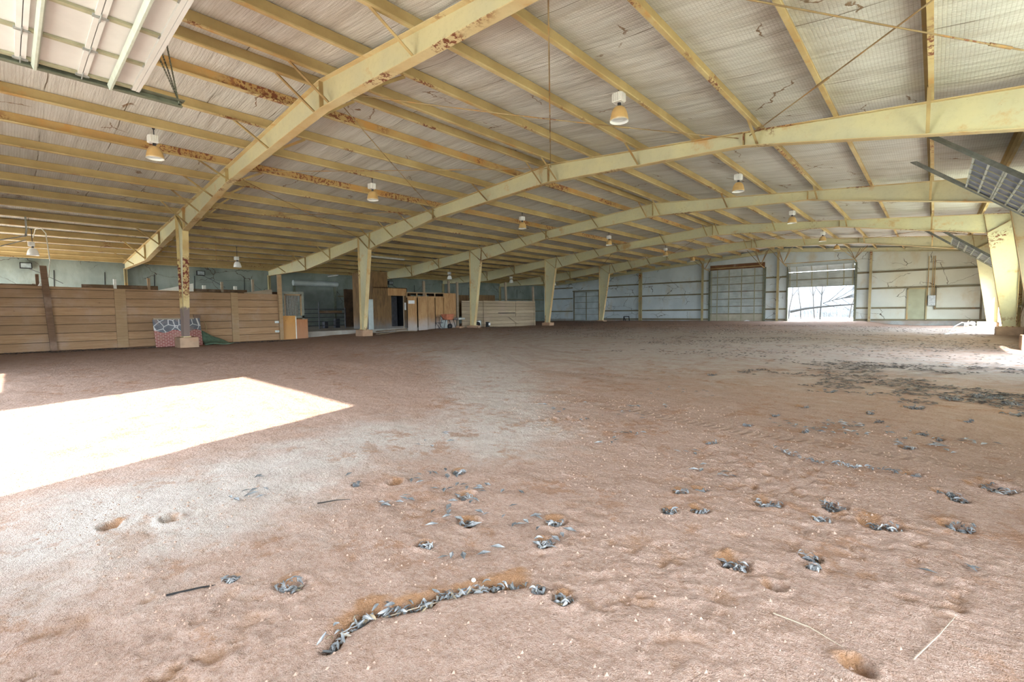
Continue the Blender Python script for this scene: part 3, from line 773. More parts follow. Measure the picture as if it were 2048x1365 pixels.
# wall_right with two side doors (8 ft), a far opening, and an unseen near one added for fill
XR = 12.22
mb = MB()
OP = [(-7.2, -2.6, 3.0), (9.7, 13.4, 2.42), (24.3, 29.9, 2.42), (31.0, 34.8, 2.42)]
FILL_WIN = [(2.2, 6.6), (15.7, 22.4)]  # unseen translucent panels, added to bring fill light inside
ys = [-7.9]
for a, b, z in OP: ys += [a, b]
ys.append(38.25)
for k in range(0, len(ys), 2):
    cuts = [w_ for w_ in FILL_WIN if ys[k] <= w_[0] and w_[1] <= ys[k+1]]; a = ys[k]
    for w0, w1 in cuts:
        mb.box(XR, XR+.12, a, w0, -.7, rtop(XR)+PD+.02).box(XR, XR+.12, w0, w1, -.7, 1.2).box(XR, XR+.12, w0, w1, 3.7, rtop(XR)+PD+.02); a = w1
    mb.box(XR, XR+.12, a, ys[k+1], -.7, rtop(XR)+PD+.02)
for k, (w0, w1) in enumerate(FILL_WIN):
    tag(MB().box(XR+.05, XR+.054, w0, w1, 1.2, 3.7).build('fill_panel_%d' % (k+1), M['fibreglass'], None, (XR+.05, w0, 1.2)), 'unseen translucent panel added in the side wall for fill light', None, None, 'structure')
for a, b, z in OP: mb.box(XR, XR+.12, a, b, z, rtop(XR)+PD+.02)
wr = mb.build('wall_right', M['wall_right']); tag(wr, 'side wall with rusty girts beside the far side door', None, None, 'structure')
for z in (0.86, 2.5, 3.9):
    for y0, y1 in ((-7.6, -7.3), (7.8, 9.6), (13.5, 15.1), (15.4, 22.7), (23.0, 24.2), (30.6, 38)):
        MB().box(XR-.2, XR, y0, y1, z-.01, z).box(XR-.2, XR-.19, y0, y1, z-.09, z).build('girt', M['girt'], wr)
# cable brace at the side wall in bay 3
tag(MB().tube([(12.0, 15.5, 4.2), (12.0, 22.6, .1)], .012, 6).build('bracing_rod', M['rod'], None, (12, 19, 2)), 'diagonal bracing rod on the side wall', 'rod', 'side wall bracing rods')
tag(MB().tube([(12.02, 15.5, .1), (12.02, 22.6, 4.2)], .012, 6).build('bracing_rod', M['rod'], None, (12, 19, 2)), 'diagonal bracing rod on the side wall', 'rod', 'side wall bracing rods')

# wall_front (behind the camera): doorway 1 makes the sunlit patch
YF = -7.62
mb = MB()
def wfront(x0, x1, z0):
    xs = [x0]+([0] if x0 < 0 < x1 else [])+[x1]
    for a, b in zip(xs[:-1], xs[1:]): mb.poly([(a, YF-.12, z0), (b, YF-.12, z0), (b, YF-.12, rtop(b)+PD+.03), (a, YF-.12, rtop(a)+PD+.03)], (0, .12, 0))
D1 = (.85, 5.35)
for a, b, z in ((-24.6, -23.6, -.7), (-23.6, -16.5, 3.1), (-16.5, -5.4, -.7), (-5.4, -1.1, 1.55), (-1.1, D1[0], -.7), (D1[0], D1[1], 3.82), (D1[1], 12.4, -.7)): wfront(a, b, z)
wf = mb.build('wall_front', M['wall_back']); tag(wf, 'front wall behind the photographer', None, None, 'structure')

# ------------------------------------------------------------------ doors
def sectional(parent, x0, x1, y, secs, stiles, skin, rib, lastskin=None, t=0.045):
    """sectional door seen from inside, standing in the end wall; secs = list of (z0, z1)"""
    for k, (z0, z1) in enumerate(secs):
        s = skin if not (lastskin and k == 0) else lastskin
        p = MB().box(x0-.05, x1+.05, y, y+t, z0-.002, z1+.002).build('panel', s, parent)
        r = MB()
        r.box(x0, x1, y-.03, y, z0+.004, z0+.035).box(x0, x1, y-.03, y, z1-.035, z1-.004)
        for i in range(1, 6):
            zz = z0+(z1-z0)*i/6; r.box(x0, x1, y-.006, y, zz-.006, zz+.006)
        r.build('rail', M['girt'] if rib is M['grey_rib'] else rib, p)
        st = MB()
        for f in stiles:
            xx = x0+(x1-x0)*f; st.box(xx-.035, xx+.035, y-.035, y-.028, z0+.01, z1-.01)
        st.build('stile', M['door_stile'], p)
M['roller'] = plain('dull_roller_steel', (0.22, 0.25, 0.22), 0.6, 0, 0.3, 1.5)
M['end_door'] = plain('pale_blue_door_steel', (0.48, 0.54, 0.54), 0.5, 0, 0.25, 1.5)
M['end_door_beige'] = plain('beige_door_steel', (0.50, 0.46, 0.36), 0.6, 0, 0.25, 1.5)
# door_1 : closed
d1 = thing('door_1', 'closed sectional overhead door in the far end wall', None, (-3.2, YB, -.2), kind='structure')
zz = [-.2+.64*k for k in range(8)]; zz[-1] = 4.32; zz[0] = -.3
sectional(d1, -5.38, -1.02, YB-.0, list(zip(zz[:-1], zz[1:])), (.02, .135, .36, .595, .83, .98), M['end_door'], M['grey_rib'], M['end_door_beige'])
MB().box(-5.52, -5.38, YB-.14, YB-.02, -.2, 4.3).box(-1.02, -.9, YB-.14, YB-.02, -.2, 4.3).build('track', M['track'], d1)
# door_2 : half raised
d2 = thing('door_2', 'half raised sectional overhead door showing bare trees outside', None, (2.9, YB, -.2), kind='structure')
sectional(d2, .76, 5.04, YB-.0, [(2.52, 3.1), (3.1, 3.705)], (.02, .135, .37, .61, .85, .98), M['end_door'], M['grey_rib'])
tp = MB(); tp.poly([(.74, YB+.0, 3.73), (5.06, YB+.0, 3.73), (5.06, YB-.28, 4.14), (.74, YB-.28, 4.14)], (0, .03, .02)).box(.74, 5.06, YB-.3, YB+.02, 4.12, 4.15); tpo = tp.build('panel', M['end_door'], d2)
rb = MB()
for f in (.02, .135, .37, .61, .85, .98):
    xx = .76+4.28*f; rb.bar((xx, YB-.05, 3.72), (xx, YB-.33, 4.14), .05, .02, up=(0, 1, 1))
rb.build('stile', M['door_stile'], tpo)
MB().box(.62, .74, YB-.14, YB-.02, -.2, 4.2).box(5.06, 5.2, YB-.14, YB-.02, -.2, 4.2).build('track', M['track'], d2)
# torsion shaft with operator brackets over both doors
def shaft(x0, x1, z, label):
    t = thing('door_track_support', label, 'bracket', (x0, YB-.3, z))
    MB().bar((x0, YB-1.3, z-.02), (x1, YB-1.3, z-.02), .05, .05).bar((x0, YB-1.3, z), (x0, YB-.1, z-.12), .04, .06).bar((x1, YB-1.3, z), (x1, YB-.1, z-.12), .04, .06).build('rail', M['brace'], t)
    for xx in (x0, x1):
        m = MB()
        for dx, yy in ((-.5, -1.3), (.5, -1.3), (-.25, -1.9), (.25, -.7), (.8, -2.2), (-.8, -2.2)):
            m.bar((xx, YB-1.3, z), (xx+dx, YB+yy, rtop(xx)-.0), .03, .03)
        m.build('hanger', M['rod'], t)
shaft(.62, 5.15, 4.36, 'overhead track support with zigzag hangers above the half raised door')
shaft(-5.45, -1.0, 4.36, 'overhead track support with zigzag hangers above the closed overhead door')
M['cream_door'] = plain('cream_door_paint', (0.38, 0.39, 0.26), 0.6, 0, 0.15, 2)
# door_3 : personnel door
d3 = thing('door_3', 'plain cream steel personnel door beside the electrical box', None, (8.6, YB, 0), kind='structure')
MB().box(8.14, 9.06, YB-.0, YB+.045, -.04, 2.08).build('leaf', M['cream_door'], d3)
MB().box(8.06, 8.14, YB-.08, YB+.06, -.04, 2.16).box(9.06, 9.14, YB-.08, YB+.06, -.04, 2.16).box(8.06, 9.14, YB-.08, YB+.06, 2.08, 2.16).build('frame', M['post'], d3)
MB().lathe([(0, 0), (.03, .0), (.035, -.04), (.012, -.06), (0, -.06)], (8.24, YB-.0, 1.0), 12, 'y').build('knob', M['galv'], d3)
# door_4 : double sliding door in the lean-to
d4 = thing('door_4', 'pale double sliding door in the dark far lean-to corner', None, (-18.6, YB, 0), kind='structure')
for a, b in ((-20.24, -18.56), (-18.56, -16.96)):
    lf = MB().box(a, b, YB-.005, YB+.05, -.3, 3.02).build('leaf', M['end_door'], d4)
    m = MB()
    for z in (-.2, .45, 1.1, 1.75, 2.4, 2.88): m.box(a, b, YB-.025, YB, z-.02, z+.02)
    m.box(a, a+.05, YB-.025, YB, -.2, 2.9).box(b-.05, b, YB-.025, YB, -.2, 2.9).build('rail', M['girt'], lf)
MB().box(-20.3, -16.9, YB-.1, YB-.03, 2.95, 3.07).box(-20.2, -20.1, YB-.08, YB, -.3, 2.95).box(-17.0, -16.9, YB-.08, YB, -.3, 2.95).build('frame', M['girt'], d4)
# door_5 : roller door in the lean-to wall
d5 = thing('door_5', 'closed roller door with a drum housing behind the open bay', None, (XL, 10.9, 0), kind='structure')
m = MB()
for k in range(30):
    z = -.3+k*.105; m.box(XL-.01, XL+.012, 9.4, 12.3, z, z+.085)
m.box(XL-.02, XL, 9.3, 12.5, -.4, 2.95)
m.build('curtain', M['roller'], d5)
MB().lathe([(0, 0), (.2, 0), (.2, 3.3), (0, 3.3)], (XL+.22, 9.2, 3.05), 16, 'y').build('drum_housing', M['end_door'], d5)
MB().box(XL, XL+.08, 9.25, 9.42, -.4, 2.9).box(XL, XL+.08, 12.28, 12.45, -.4, 2.9).build('guide', M['track'], d5)

# door_6 : big front door raised overhead (top left of the photo)
d6 = thing('door_6', 'white sectional overhead door raised flat under the roof near the camera', None, (3.0, -5.5, 4.05), kind='structure')
ZD = 4.10; XA, XB = .86, 5.3; Y1 = -3.24; SH = .575
for k in range(7):
    ya_, yb_ = Y1-(k+1)*SH, Y1-k*SH
    p = MB().box(XA, XB, ya_+.004, yb_-.004, ZD, ZD+.05).build('panel', M['white_steel'], d6)
    MB().box(XA, XB, ya_+.004, ya_+.05, ZD-.035, ZD).box(XA, XB, yb_-.05, yb_-.004, ZD-.035, ZD).build('rail', M['white_steel'], p)
    m = MB(); hs = MB()
    for xx in (XA+.06, XA+.92, XA+1.84, XA+2.76, XA+3.6, XB-.06):
        m.box(xx-.035, xx+.035, ya_+.05, yb_-.05, ZD-.03, ZD-.002)
        hs.box(xx-.04, xx+.04, yb_-.07, yb_-.05, ZD-.034, ZD-.03)
        if k < 6:
            hs.tube([(xx-.1, ya_-.0, ZD-.05), (xx+.1, ya_+.0, ZD-.05)], .008, 6)
            hs.box(xx-.02, xx+.02, ya_-.07, ya_+.07, ZD-.048, ZD-.036)
    m.build('stile', M['door_stile'], p); hs.build('hinge', M['galv'], p)
    if k in (0, 1, 3, 5):
        yy = ya_+.13 if k else ya_+.30
        MB().poly([(XA-.05, yy-.035, ZD-.03), (XA-.05, yy-.012, ZD-.10), (XA-.05, yy+.012, ZD-.10), (XA-.05, yy+.035, ZD-.03)], (XB-XA+.1, 0, 0)).build('strut', M['door_rib'], p)
MB().box(XA, XB, Y1-.0, Y1+.04, ZD-.04, ZD+.05).build('edge_rail', M['white_steel'], d6)
tr = MB().box(XA-.12, XA-.06, -7.5, Y1+.58, ZD-.06, ZD-.045).box(XA-.125, XA-.115, -7.5, Y1+.58, ZD-.06, ZD+.02).box(XB+.06, XB+.12, -7.5, Y1+.58, ZD-.06, ZD-.045)
tr.box(XA-.13, XA+.0, -7.5, Y1+.60, ZD+.02, ZD+.03)
tr.build('track', M['track'], d6)
for a, b in (((XA-.1, Y1+.56, ZD-.02), (XA-.15, Y1+.02, rtop(.5)-.05)), ((XA-.1, Y1+.54, ZD-.02), (XA+.25, Y1+.24, rtop(.5)+.0)), ((XA-.1, Y1+.55, ZD-.02), (XA-.1, Y1+.16, rtop(.5)-.05))):
    # perforated hanger strap
    P = Vector(a); Q = Vector(b); n = 40; m = MB(); d = (Q-P)
    sd = Vector((0.025, 0, 0))
    m.bar(P+sd*.75, Q+sd*.75, .008, .006); m.bar(P-sd*.75, Q-sd*.75, .008, .006)
    for k in range(n+1):
        c = P+d*(k/n); m.bar(c-sd, c+sd, .014, .006)
    m.build('hanger_strap', M['track'], d6)

M['side_track'] = plain('grey_track_steel', (0.22, 0.23, 0.20), 0.5, 0.2, 0.3, 8)
# raised side doors in their inclined tracks
def side_door(name, y0, y1, label):
    xa, za = 10.05, 4.14; xb, zb = 12.1, 2.46
    t = thing(name, label, None, (xb, y0, zb), kind='structure')
    dirv = Vector((xb-xa, 0, zb-za)).normalized(); nrm = Vector((dirv.z, 0, -dirv.x))  # down-left facing
    L = (Vector((xb, 0, zb))-Vector((xa, 0, za))).length
    for k in range(4):
        a = Vector((xa, 0, za))+dirv*(L*k/4+.01); b = Vector((xa, 0, za))+dirv*(L*(k+1)/4-.01)
        up = (-nrm.x, 0, -nrm.z)
        mid = (y0+y1)/2
        pn = MB().bar((a.x, mid, a.z), (b.x, mid, b.z), y1-y0-.12, .03, up=up).build('panel', M['grey_slat'], t)
        m = MB(); q = nrm*.035
        for f in (.02, .5, .98):
            c = a.lerp(b, f)+q
            m.bar((c.x, y0+.06, c.z), (c.x, y1-.06, c.z), .035, .03, up=up)
        m.build('rail', M['door_rib'], pn)
        m = MB(); q = nrm*.045
        for i in range(7):
            yy = y0+.1+(y1-y0-.2)*i/6
            m.bar((a.x+q.x, yy, a.z+q.z), (b.x+q.x, yy, b.z+q.z), .06 if i % 3 == 0 else .03, .02, up=up)
        m.build('stile', M['door_stile'], pn)
    s = Vector((xa, 0, za))-dirv*1.5
    for yy in (y0, y1):
        MB().bar((s.x, yy, s.z), (xb, yy, zb), .05, .03, up=(0, 1, 0)).bar((s.x+nrm.x*.05, yy, s.z+nrm.z*.05), (xb+nrm.x*.05, yy, zb+nrm.z*.05), .05, .012, up=(0, 1, 0)).build('track', M['side_track'], t)
        MB().bar((s.x+.1, yy, s.z), (s.x+.1, yy, rtop(s.x)+.02), .03, .006).build('hanger_strap', M['galv'], t)
side_door('door_7', 9.75, 13.35, 'nearer grey side door raised in its sloping track at the right edge')
side_door('door_8', 25.4, 29.0, 'farther grey side door raised in its sloping track above the bright opening')
# jamb posts of the side openings
for nm, y in (('trim_1', 24.25), ('trim_2', 29.95)):
    tag(MB().box(XR-.2, XR, y-.06, y+.06, -.6, 2.5).build(nm, M['post'], None, (XR, y, 0)), 'steel jamb of the far side door', None, None, 'structure')

# ------------------------------------------------------------------ ceiling lamps
def bell_lamp(x, y, z, label, rusty=True, group='bell lamps under the main roof', drop=None):
    """z = bell rim height"""
    top = rtop(x)+.03 if drop is None else drop
    t = thing('ceiling_lamp', label, 'lamp', (x, y, z+.36), group)
    prof = [(.045, .29), (.075, .282), (.11, .255), (.142, .20), (.163, .13), (.178, .05), (.186, .0), (.182, .0)]
    MB().lathe([(r, h+z) for r, h in prof], (x, y, 0), 28).build('bell', M['bell'] if rusty else M['white'], t, (x, y, z+.26), smooth=True)
    MB().lathe([(.183, z+.001), (.172, z+.05), (.157, z+.13), (.135, z+.19), (.10, z+.245), (.02, z+.275)], (x, y, 0), 28).build('reflector', M['white'], t, smooth=True)
    MB().lathe([(0, z+.035), (.08, z+.03), (.166, z+.045), (.166, z+.055), (0, z+.06)], (x, y, 0), 24).build('lens', M['lens'], t)
    MB().lathe([(.0, z+.36), (.035, z+.36), (.035, z+.28), (0, z+.28)], (x, y, 0), 12).build('neck', M['dark_iron'], t)
    b = MB().box(x-.085, x+.085, y-.10, y+.07, z+.36, z+.54)
    for i in range(5): b.box(x-.115, x-.085, y-.09+i*.035, y-.08+i*.035, z+.37, z+.53).box(x+.085, x+.115, y-.09+i*.035, y-.08+i*.035, z+.37, z+.53)
    for i in range(4): b.box(x-.08+i*.045, x-.07+i*.045, y-.13, y-.1, z+.37, z+.53)
    b.build('ballast_box', M['white'], t, bevel=.004)
    MB().tube([(x, y, z+.54), (x, y, top)], .012, 8).tube([(x-.0, y, top-.01), (x, y, top+.02)], .03, 8).build('hanging_rod', M['dark_iron'], t)
# main rows: second purlin lines at x = 4.74 and x = -4.38
YL = [-2.05, 3.81, 11.43, 19.05, 26.67, 33.0]
wr_ = ['', 'first', 'second', 'third', 'fourth', 'fifth']
for k, y in enumerate(YL):
    z = 4.60
    if k > 0:
        bell_lamp(4.72, y+(0 if k < 5 else -1.2), z, ['', 'rusty bell lamp hanging in front of the second frame, right of the ridge', 'rusty bell lamp right of the ridge between the second and middle frames',
            'rusty bell lamp right of the ridge past the middle frame', 'small bell lamp right of the ridge just before the last frame', 'farthest bell lamp right of the ridge, over the half raised door'][k])
    bell_lamp(-4.5, y+(0 if k < 5 else -1.4), z, ['orange stained bell lamp nearest the left edge, below the overhead door', 'rusty bell lamp left of the ridge between the first and second frames',
        'rusty bell lamp left of the ridge behind the second frame', 'rusty bell lamp left of the ridge past the middle frame', 'bell lamp left of the ridge by the fourth frame', 'farthest bell lamp left of the ridge'][k])
for k, (y, lab) in enumerate(((-3.81, 'white bell lamp with conduit above the left end of the stalls'), (3.6, 'white bell lamp over the stalls right of the nearest post'), (17.9, 'small white lamp over the stalls behind the middle frame'),
        (24.75, 'small white lamp over the pale stalls before the fourth frame'), (30.8, 'tiny white lamp in the far lean-to'))):
    bell_lamp(-17.4, y, 3.30, lab, False, 'white bell lamps over the stalls', rtop(-17.4)+.03)
# conduit hose of the nearest stall lamp, dropping to the fence
tag(MB().tube([(-17.3, -3.78, 4.0), (-17.1, -3.7, 4.33), (-16.6, -3.55, 4.30), (-16.4, -3.45, 4.1), (-16.2, -3.4, 3.0), (-15.6, -3.5, 2.35), (-15.2, -3.62, 2.1)], .018, 8).build('conduit', M['pvc'], None, (-16.4, -3.5, 4)), 'looping grey conduit dropping from the stall lamp behind the dark post', 'conduit')
tag(MB().tube([(-15.2, -3.7, 2.12), (-15.2, -3.85, 1.75), (-15.2, -3.9, -.45)], [.05, .075, .075], 12).build('pipe', M['pvc'], None, (-15.2, -3.8, 1.6)), 'short white plastic pipe standing behind the plank fence by the dark post', 'pipe')
# hanging cord by the second stall lamp
tag(MB().tube([(-15.2, 2.05, rtop(-15.2)+.02), (-15.2, 2.05, 3.0)], .008, 6).build('pull_cord', M['rod'], None, (-15, 2.05, 3)), 'thin dark cord hanging beside the stall lamp', 'cord')
# swivel bracket with conduits at the far left
t = thing('conduit_bracket', 'grey swivel bracket with two conduits hanging at the left edge', 'bracket', (-15, -4, 4.3))
MB().tube([(-15.05, -4.01, 4.47), (-15.05, -4.01, 3.98), (-14.95, -4.05, 3.74)], .028, 8).build('stem', M['galv'], t)
MB().tube([(-14.95, -4.05, 3.76), (-15.1, -6.4, 3.0)], .02, 8).tube([(-14.98, -4.04, 3.62), (-15.1, -6.4, 2.6)], .016, 8).build('arm', M['galv'], t)
tag(MB().tube([(9.32, -1.9, rtop(9.32)-.0), (9.33, -1.55, 4.78), (9.36, -1.36, 4.74), (9.39, -1.16, 4.72), (9.38, -1.06, 4.74), (9.35, -.9, 4.74), (9.38, -.84, 4.74), (9.31, -.74, 4.79)], .006, 6).build('loose_wire', M['pvc'], None, (9.33, -1.3, 4.75)), 'pale crinkled wire hanging from the purlin at the top right', 'wire')
# floodlights on the lean-to wall
def flood(y, z, lab):
    t = thing('floodlight', lab, 'lamp', (XL+.12, y, z), 'floodlights on the lean-to wall')
    MB().box(XL+.10, XL+.28, y-.22, y+.22, z-.15, z+.15).build('housing', M['black'], t, bevel=.015)
    MB().box(XL+.28, XL+.29, y-.18, y+.18, z-.11, z+.11).build('glass', M['glass'], t)
    MB().tube([(XL+.01, y, z+.02), (XL+.12, y, z)], .03, 8).tube([(XL+.15, y+.1, z-.14), (XL+.2, y+.6, z-.4), (XL+.2, y+1.3, z-.85)], .015, 6).build('arm', M['dark_iron'], t)
flood(-3.87, 3.40, 'boxy floodlight on the lean-to wall above the left end of the fence')
flood(3.62, 3.43, 'dark floodlight on the lean-to wall right of the nearest post')
flood(17.2, 3.35, 'small dark floodlight on the lean-to wall above the plywood doors')
# fluorescent strips
def strip(p, q, lab):
    t = thing('strip_light', lab, 'lamp', p, 'fluorescent strip lights')
    MB().bar(p, q, .12, .05).build('housing', M['galv'], t)
    for f in (.15, .85):
        h = Vector(p).lerp(Vector(q), f); MB().tube([h, (h.x, h.y, rtop(h.x)+.2)], .01, 6).build('hanger', M['rod'], t)
    P = Vector(p)+Vector((0, 0, -.045)); Q = Vector(q)+Vector((0, 0, -.045)); MB().tube([P, Q], .02, 8).build('tube', M['white'], t)
strip((-14.55, 9.5, 4.12), (-14.65, 12.0, 4.12), 'long white strip light under the lean-to roof beside the second post')
strip((-22.6, 11.0, 3.52), (-21.6, 11.25, 3.56), 'short strip light in front of the roller door')

# ------------------------------------------------------------------ stall fence, near
XF = -13.9
t = thing('plank_fence', 'long brown plank fence of the stalls along the left side', 'fence', (XF, -2, -.4))
def zt(y): return 1.93-(y+4.8)*0.017
yb = [-7.5, -3.72, -1.62, 2.32, 4.2]
for a, b in zip(yb[:-1], yb[1:]):
    MB().poly([(XF-.05, a, -.6), (XF-.05, b, -.6), (XF-.05, b, zt(b)), (XF-.05, a, zt(a))], (.045, 0, 0)).build('plank_panel', M['fence'], t)
MB().box(XF-.01, XF+.04, -1.82, -1.48, -.6, zt(-1.6)+.0).build('post_board', M['post_wood'], t)
MB().box(XF-.01, XF+.04, 2.18, 2.46, -.6, zt(2.3)).build('post_board', M['post_wood'], t)
MB().box(XF-.02, XF+.14, 4.2, 4.36, -.6, 2.72).build('end_post', M['post_wood'], t)
m = MB()
for z in (.45, .0): m.box(XF+.045, XF+.06, 4.0, 4.2, z-.05, z+.05)
m.build('hinge', M['galv'], t)
tag(MB().tube([(XF+.0, 1.1, .55), (XF+.03, 1.15, .40), (XF+.03, 1.18, .1)], .012, 6).build('wire_hook', M['rod'], t), 'curved rusty wire')
tag(MB().add([(-13.72, -3.8, 2.62), (-13.88, -3.8, 2.62), (-13.88, -3.62, 2.62), (-13.72, -3.62, 2.62), (-13.74, -3.66, -.6), (-13.9, -3.66, -.6), (-13.9, -3.48, -.6), (-13.74, -3.48, -.6)],
    [(0, 1, 2, 3), (7, 6, 5, 4), (0, 4, 5, 1), (1, 5, 6, 2), (2, 6, 7, 3), (3, 7, 4, 0)]).build('fence_post', M['dark_wood'], None, (-13.8, -3.6, -.5)), 'tall dark stained wooden post standing against the plank fence', 'post')
# boards and posts of the stalls behind
def slab_board(name, x, y0, y1, z0, z1, lab, mat='back_board', cat='board', group='stall partition boards behind the fence'):
    return tag(MB().box(x-.03, x, y0, y1, z0, z1).build(name, M[mat], None, (x, (y0+y1)/2, z0)), lab, cat, group)
slab_board('partition_board', -17.4, -7.5, -3.68, .2, 2.14, 'dark stall partition behind the fence, left of the dark post')
slab_board('partition_board', -17.4, -3.4, -2.46, .2, 2.05, 'low dark stall partition just right of the dark post')
slab_board('partition_board', -17.4, -2.44, .2, .2, 2.20, 'dark stall partition with a raised top between the posts')
slab_board('partition_board', -17.4, .5, 4.0, .2, 2.12, 'dark stall partition seen right of the steel post')
for y, z, mt, lab in ((-3.75, 2.55, 'dark_wood', 'short dark stall post beside the dark fence post'), (-.15, 2.55, 'post_wood', 'thin stall post left of the slanting white board'), (2.83, 2.5, 'old_board', 'pale stall post top between two white caps'),
        (4.28, 2.68, 'old_board', 'pale stall post at the right end of the dark partition'), (-1.35, 2.45, 'pvc', 'slim white pipe post above the dark partition')):
    tag(MB().box(-17.42, -17.32, y-.05, y+.05, -.5, z).build('stall_post', M[mt], None, (-17.4, y, -.5)), lab, 'post', 'stall posts behind the fence')
for y in (2.05, 3.45):
    tag(MB().box(-17.47, -17.36, y-.07, y+.07, 2.12, 2.3).build('plastic_block', M['pvc'], None, (-17.4, y, 2.12)), 'small white plastic block on the dark partition, %s of the pale post top' % ('left' if y < 2.5 else 'right'), 'block')
tag(MB().poly([(-14.6, -.42, -.45), (-14.6, .95, -.45), (-14.6, .95, 2.22), (-14.6, -.42, 1.86)], (-.03, 0, 0)).build('white_board', M['pvc'], None, (-14.6, 0, 1.7)), 'white slanting board edge behind the fence beside the steel post', 'board')
tag(MB().poly([(-14.7, 3.0, -.45), (-14.7, 4.25, -.45), (-14.7, 4.25, 2.06), (-14.7, 3.0, 1.86)], (-.03, 0, 0)).build('pale_board', M['old_board'], None, (-14.7, 3.5, 1.7)), 'pale slanting board behind the right end of the fence', 'board')
# stall front with a barred window
t = thing('barred_stall', 'grey framed stall front with a barred window behind the orange boards', 'stall', (-14.6, 5.1, -.4))
XS = -14.6
MB().box(XS-.04, XS+.04, 4.66, 4.76, -.45, 1.86).box(XS-.04, XS+.04, 5.62, 5.74, -.45, 1.86).box(XS-.05, XS+.05, 4.66, 5.74, 1.84, 1.96).box(XS-.04, XS+.04, 4.66, 5.74, .62, .74).build('frame', M['side_track'], t)
m = MB()
for k in range(14): m.tube([(XS, 4.83+k*.057, .72), (XS, 4.83+k*.057, 1.76)], .010, 6)
m.build('bars', M['galv'], t)
MB().box(XS-1.6, XS-1.56, 4.3, 6.1, -.45, 2.0).build('dark_backing', M['ply_dark'], t)  # dark board added so the shaded stall interior reads dark
MB().box(XS-.02, XS+.03, 4.76, 4.82, .72, 1.84).box(XS-.02, XS+.03, 5.56, 5.62, .72, 1.84).box(XS-.02, XS+.03, 4.76, 5.62, 1.76, 1.84).build('inner_frame', M['post_wood'], t)
MB().box(XS-.02, XS+.0, 4.7, 5.7, -.45, .64).build('lower_panel', M['ply_brown'], t)
tag(MB().box(-13.96, -13.93, 4.40, 5.02, -.5, .74).build('stained_plywood', M['osb'], None, (-13.95, 4.7, -.45)), 'orange stained board standing at the end of the plank fence', 'board')
tag(MB().box(-13.96, -13.93, 5.06, 5.62, -.5, .56).build('stained_plywood', M['osb_red'], None, (-13.95, 5.3, -.45)), 'lower reddish board standing right of the orange board', 'board')
tag(MB().box(-13.97, -13.91, 5.01, 5.05, -.5, .70).build('pale_batten', M['pvc'], None, (-13.95, 5.03, -.45)), 'thin pale batten between the orange and reddish boards', 'batten')
# concrete slab of the open aisle
tag(MB().box(-24.3, -14.42, 5.75, 15.5, -.7, -.10).build('concrete_slab', M['slab'], None, (-18, 10, -.1), bevel=.01), 'raised concrete slab edge between the orange boards and the plywood stalls', 'slab')
# dark pipe gate and corral panels
t = thing('pipe_gate', 'black pipe gate standing in the dark open bay', 'gate', (-18, 8, -.1))
m = MB(); xg = -18.2
for z in (.1, .35, .6, .85, 1.1): m.tube([(xg, 6.6, z), (xg, 9.9, z)], .022, 8)
m.build('rails', M['dark_iron'], t)
m = MB()
for y in (6.6, 8.2, 9.9): m.tube([(xg, y, -.1), (xg, y, 1.55 if y == 8.2 else 1.2)], .035, 8)
m.build('uprights', M['dark_iron'], t)
tag(MB().box(-18.25, -18.2, 8.25, 9.7, .82, 1.02).build('wide_board', M['back_board'], t), 'brown board')
for k, (y, w_) in enumerate(((8.9, .25), (9.75, .3))):
    tag(MB().box(-19.3-.2*k, -19.0-.2*k, y, y+w_, -.1, .35+.15*k).build('crate', M['dark_iron'], None, (-19.2, y, -.1), bevel=.02), ['small grey box on the slab behind the pipe gate', 'grey box on the slab behind the end of the pipe gate'][k], 'box')
tag(MB().box(-20.6, -20.55, 11.1, 13.2, -.12, 2.5).build('dark_panel', M['ply_dark'], None, (-20.6, 12, -.1)), 'large dark brown board wall beside the second steel post', 'board')

# ------------------------------------------------------------------ office box of plywood
t = thing('plywood_office', 'tall brown plywood office wall with a dark doorway', 'office', (-14.45, 10.8, -.1))
XO = -14.45
MB().box(XO-.03, XO, 9.64, 10.66, -.12, 3.24).build('tall_panel', M['ply_brown'], t)
MB().box(XO-2.2, XO-.03, 9.62, 9.66, -.12, 3.24).build('end_panel', M['ply_brown'], t)
MB().box(XO-.03, XO, 10.66, 11.98, 1.86, 2.34).build('header', M['ply'], t)
MB().box(XO-.03, XO, 10.66, 10.88, -.12, 1.86).box(XO-.03, XO, 11.72, 11.98, -.12, 1.86).box(XO-.03, XO, 10.88, 11.72, -.12, .02).build('lower_panel', M['ply_brown'], t)
MB().box(XO, XO+.02, 11.70, 11.75, -.1, 1.86).build('door_trim', M['old_board'], t)
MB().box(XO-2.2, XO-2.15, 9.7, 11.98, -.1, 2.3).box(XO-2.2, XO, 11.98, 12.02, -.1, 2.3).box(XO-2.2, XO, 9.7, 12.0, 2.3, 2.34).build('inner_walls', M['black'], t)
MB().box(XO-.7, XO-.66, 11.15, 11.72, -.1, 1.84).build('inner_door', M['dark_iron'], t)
tag(MB().box(XO+.0, XO+.008, 11.8, 11.92, 1.0, 1.45).build('poster', M['paper'], t), 'small white notice')
tag(MB().box(-14.4, -14.34, 9.30, 9.60, -.12, 1.62).build('white_sheet', M['end_door'], None, (-14.4, 9.5, -.1)), 'pale metal strip standing behind the second steel post', 'strip')

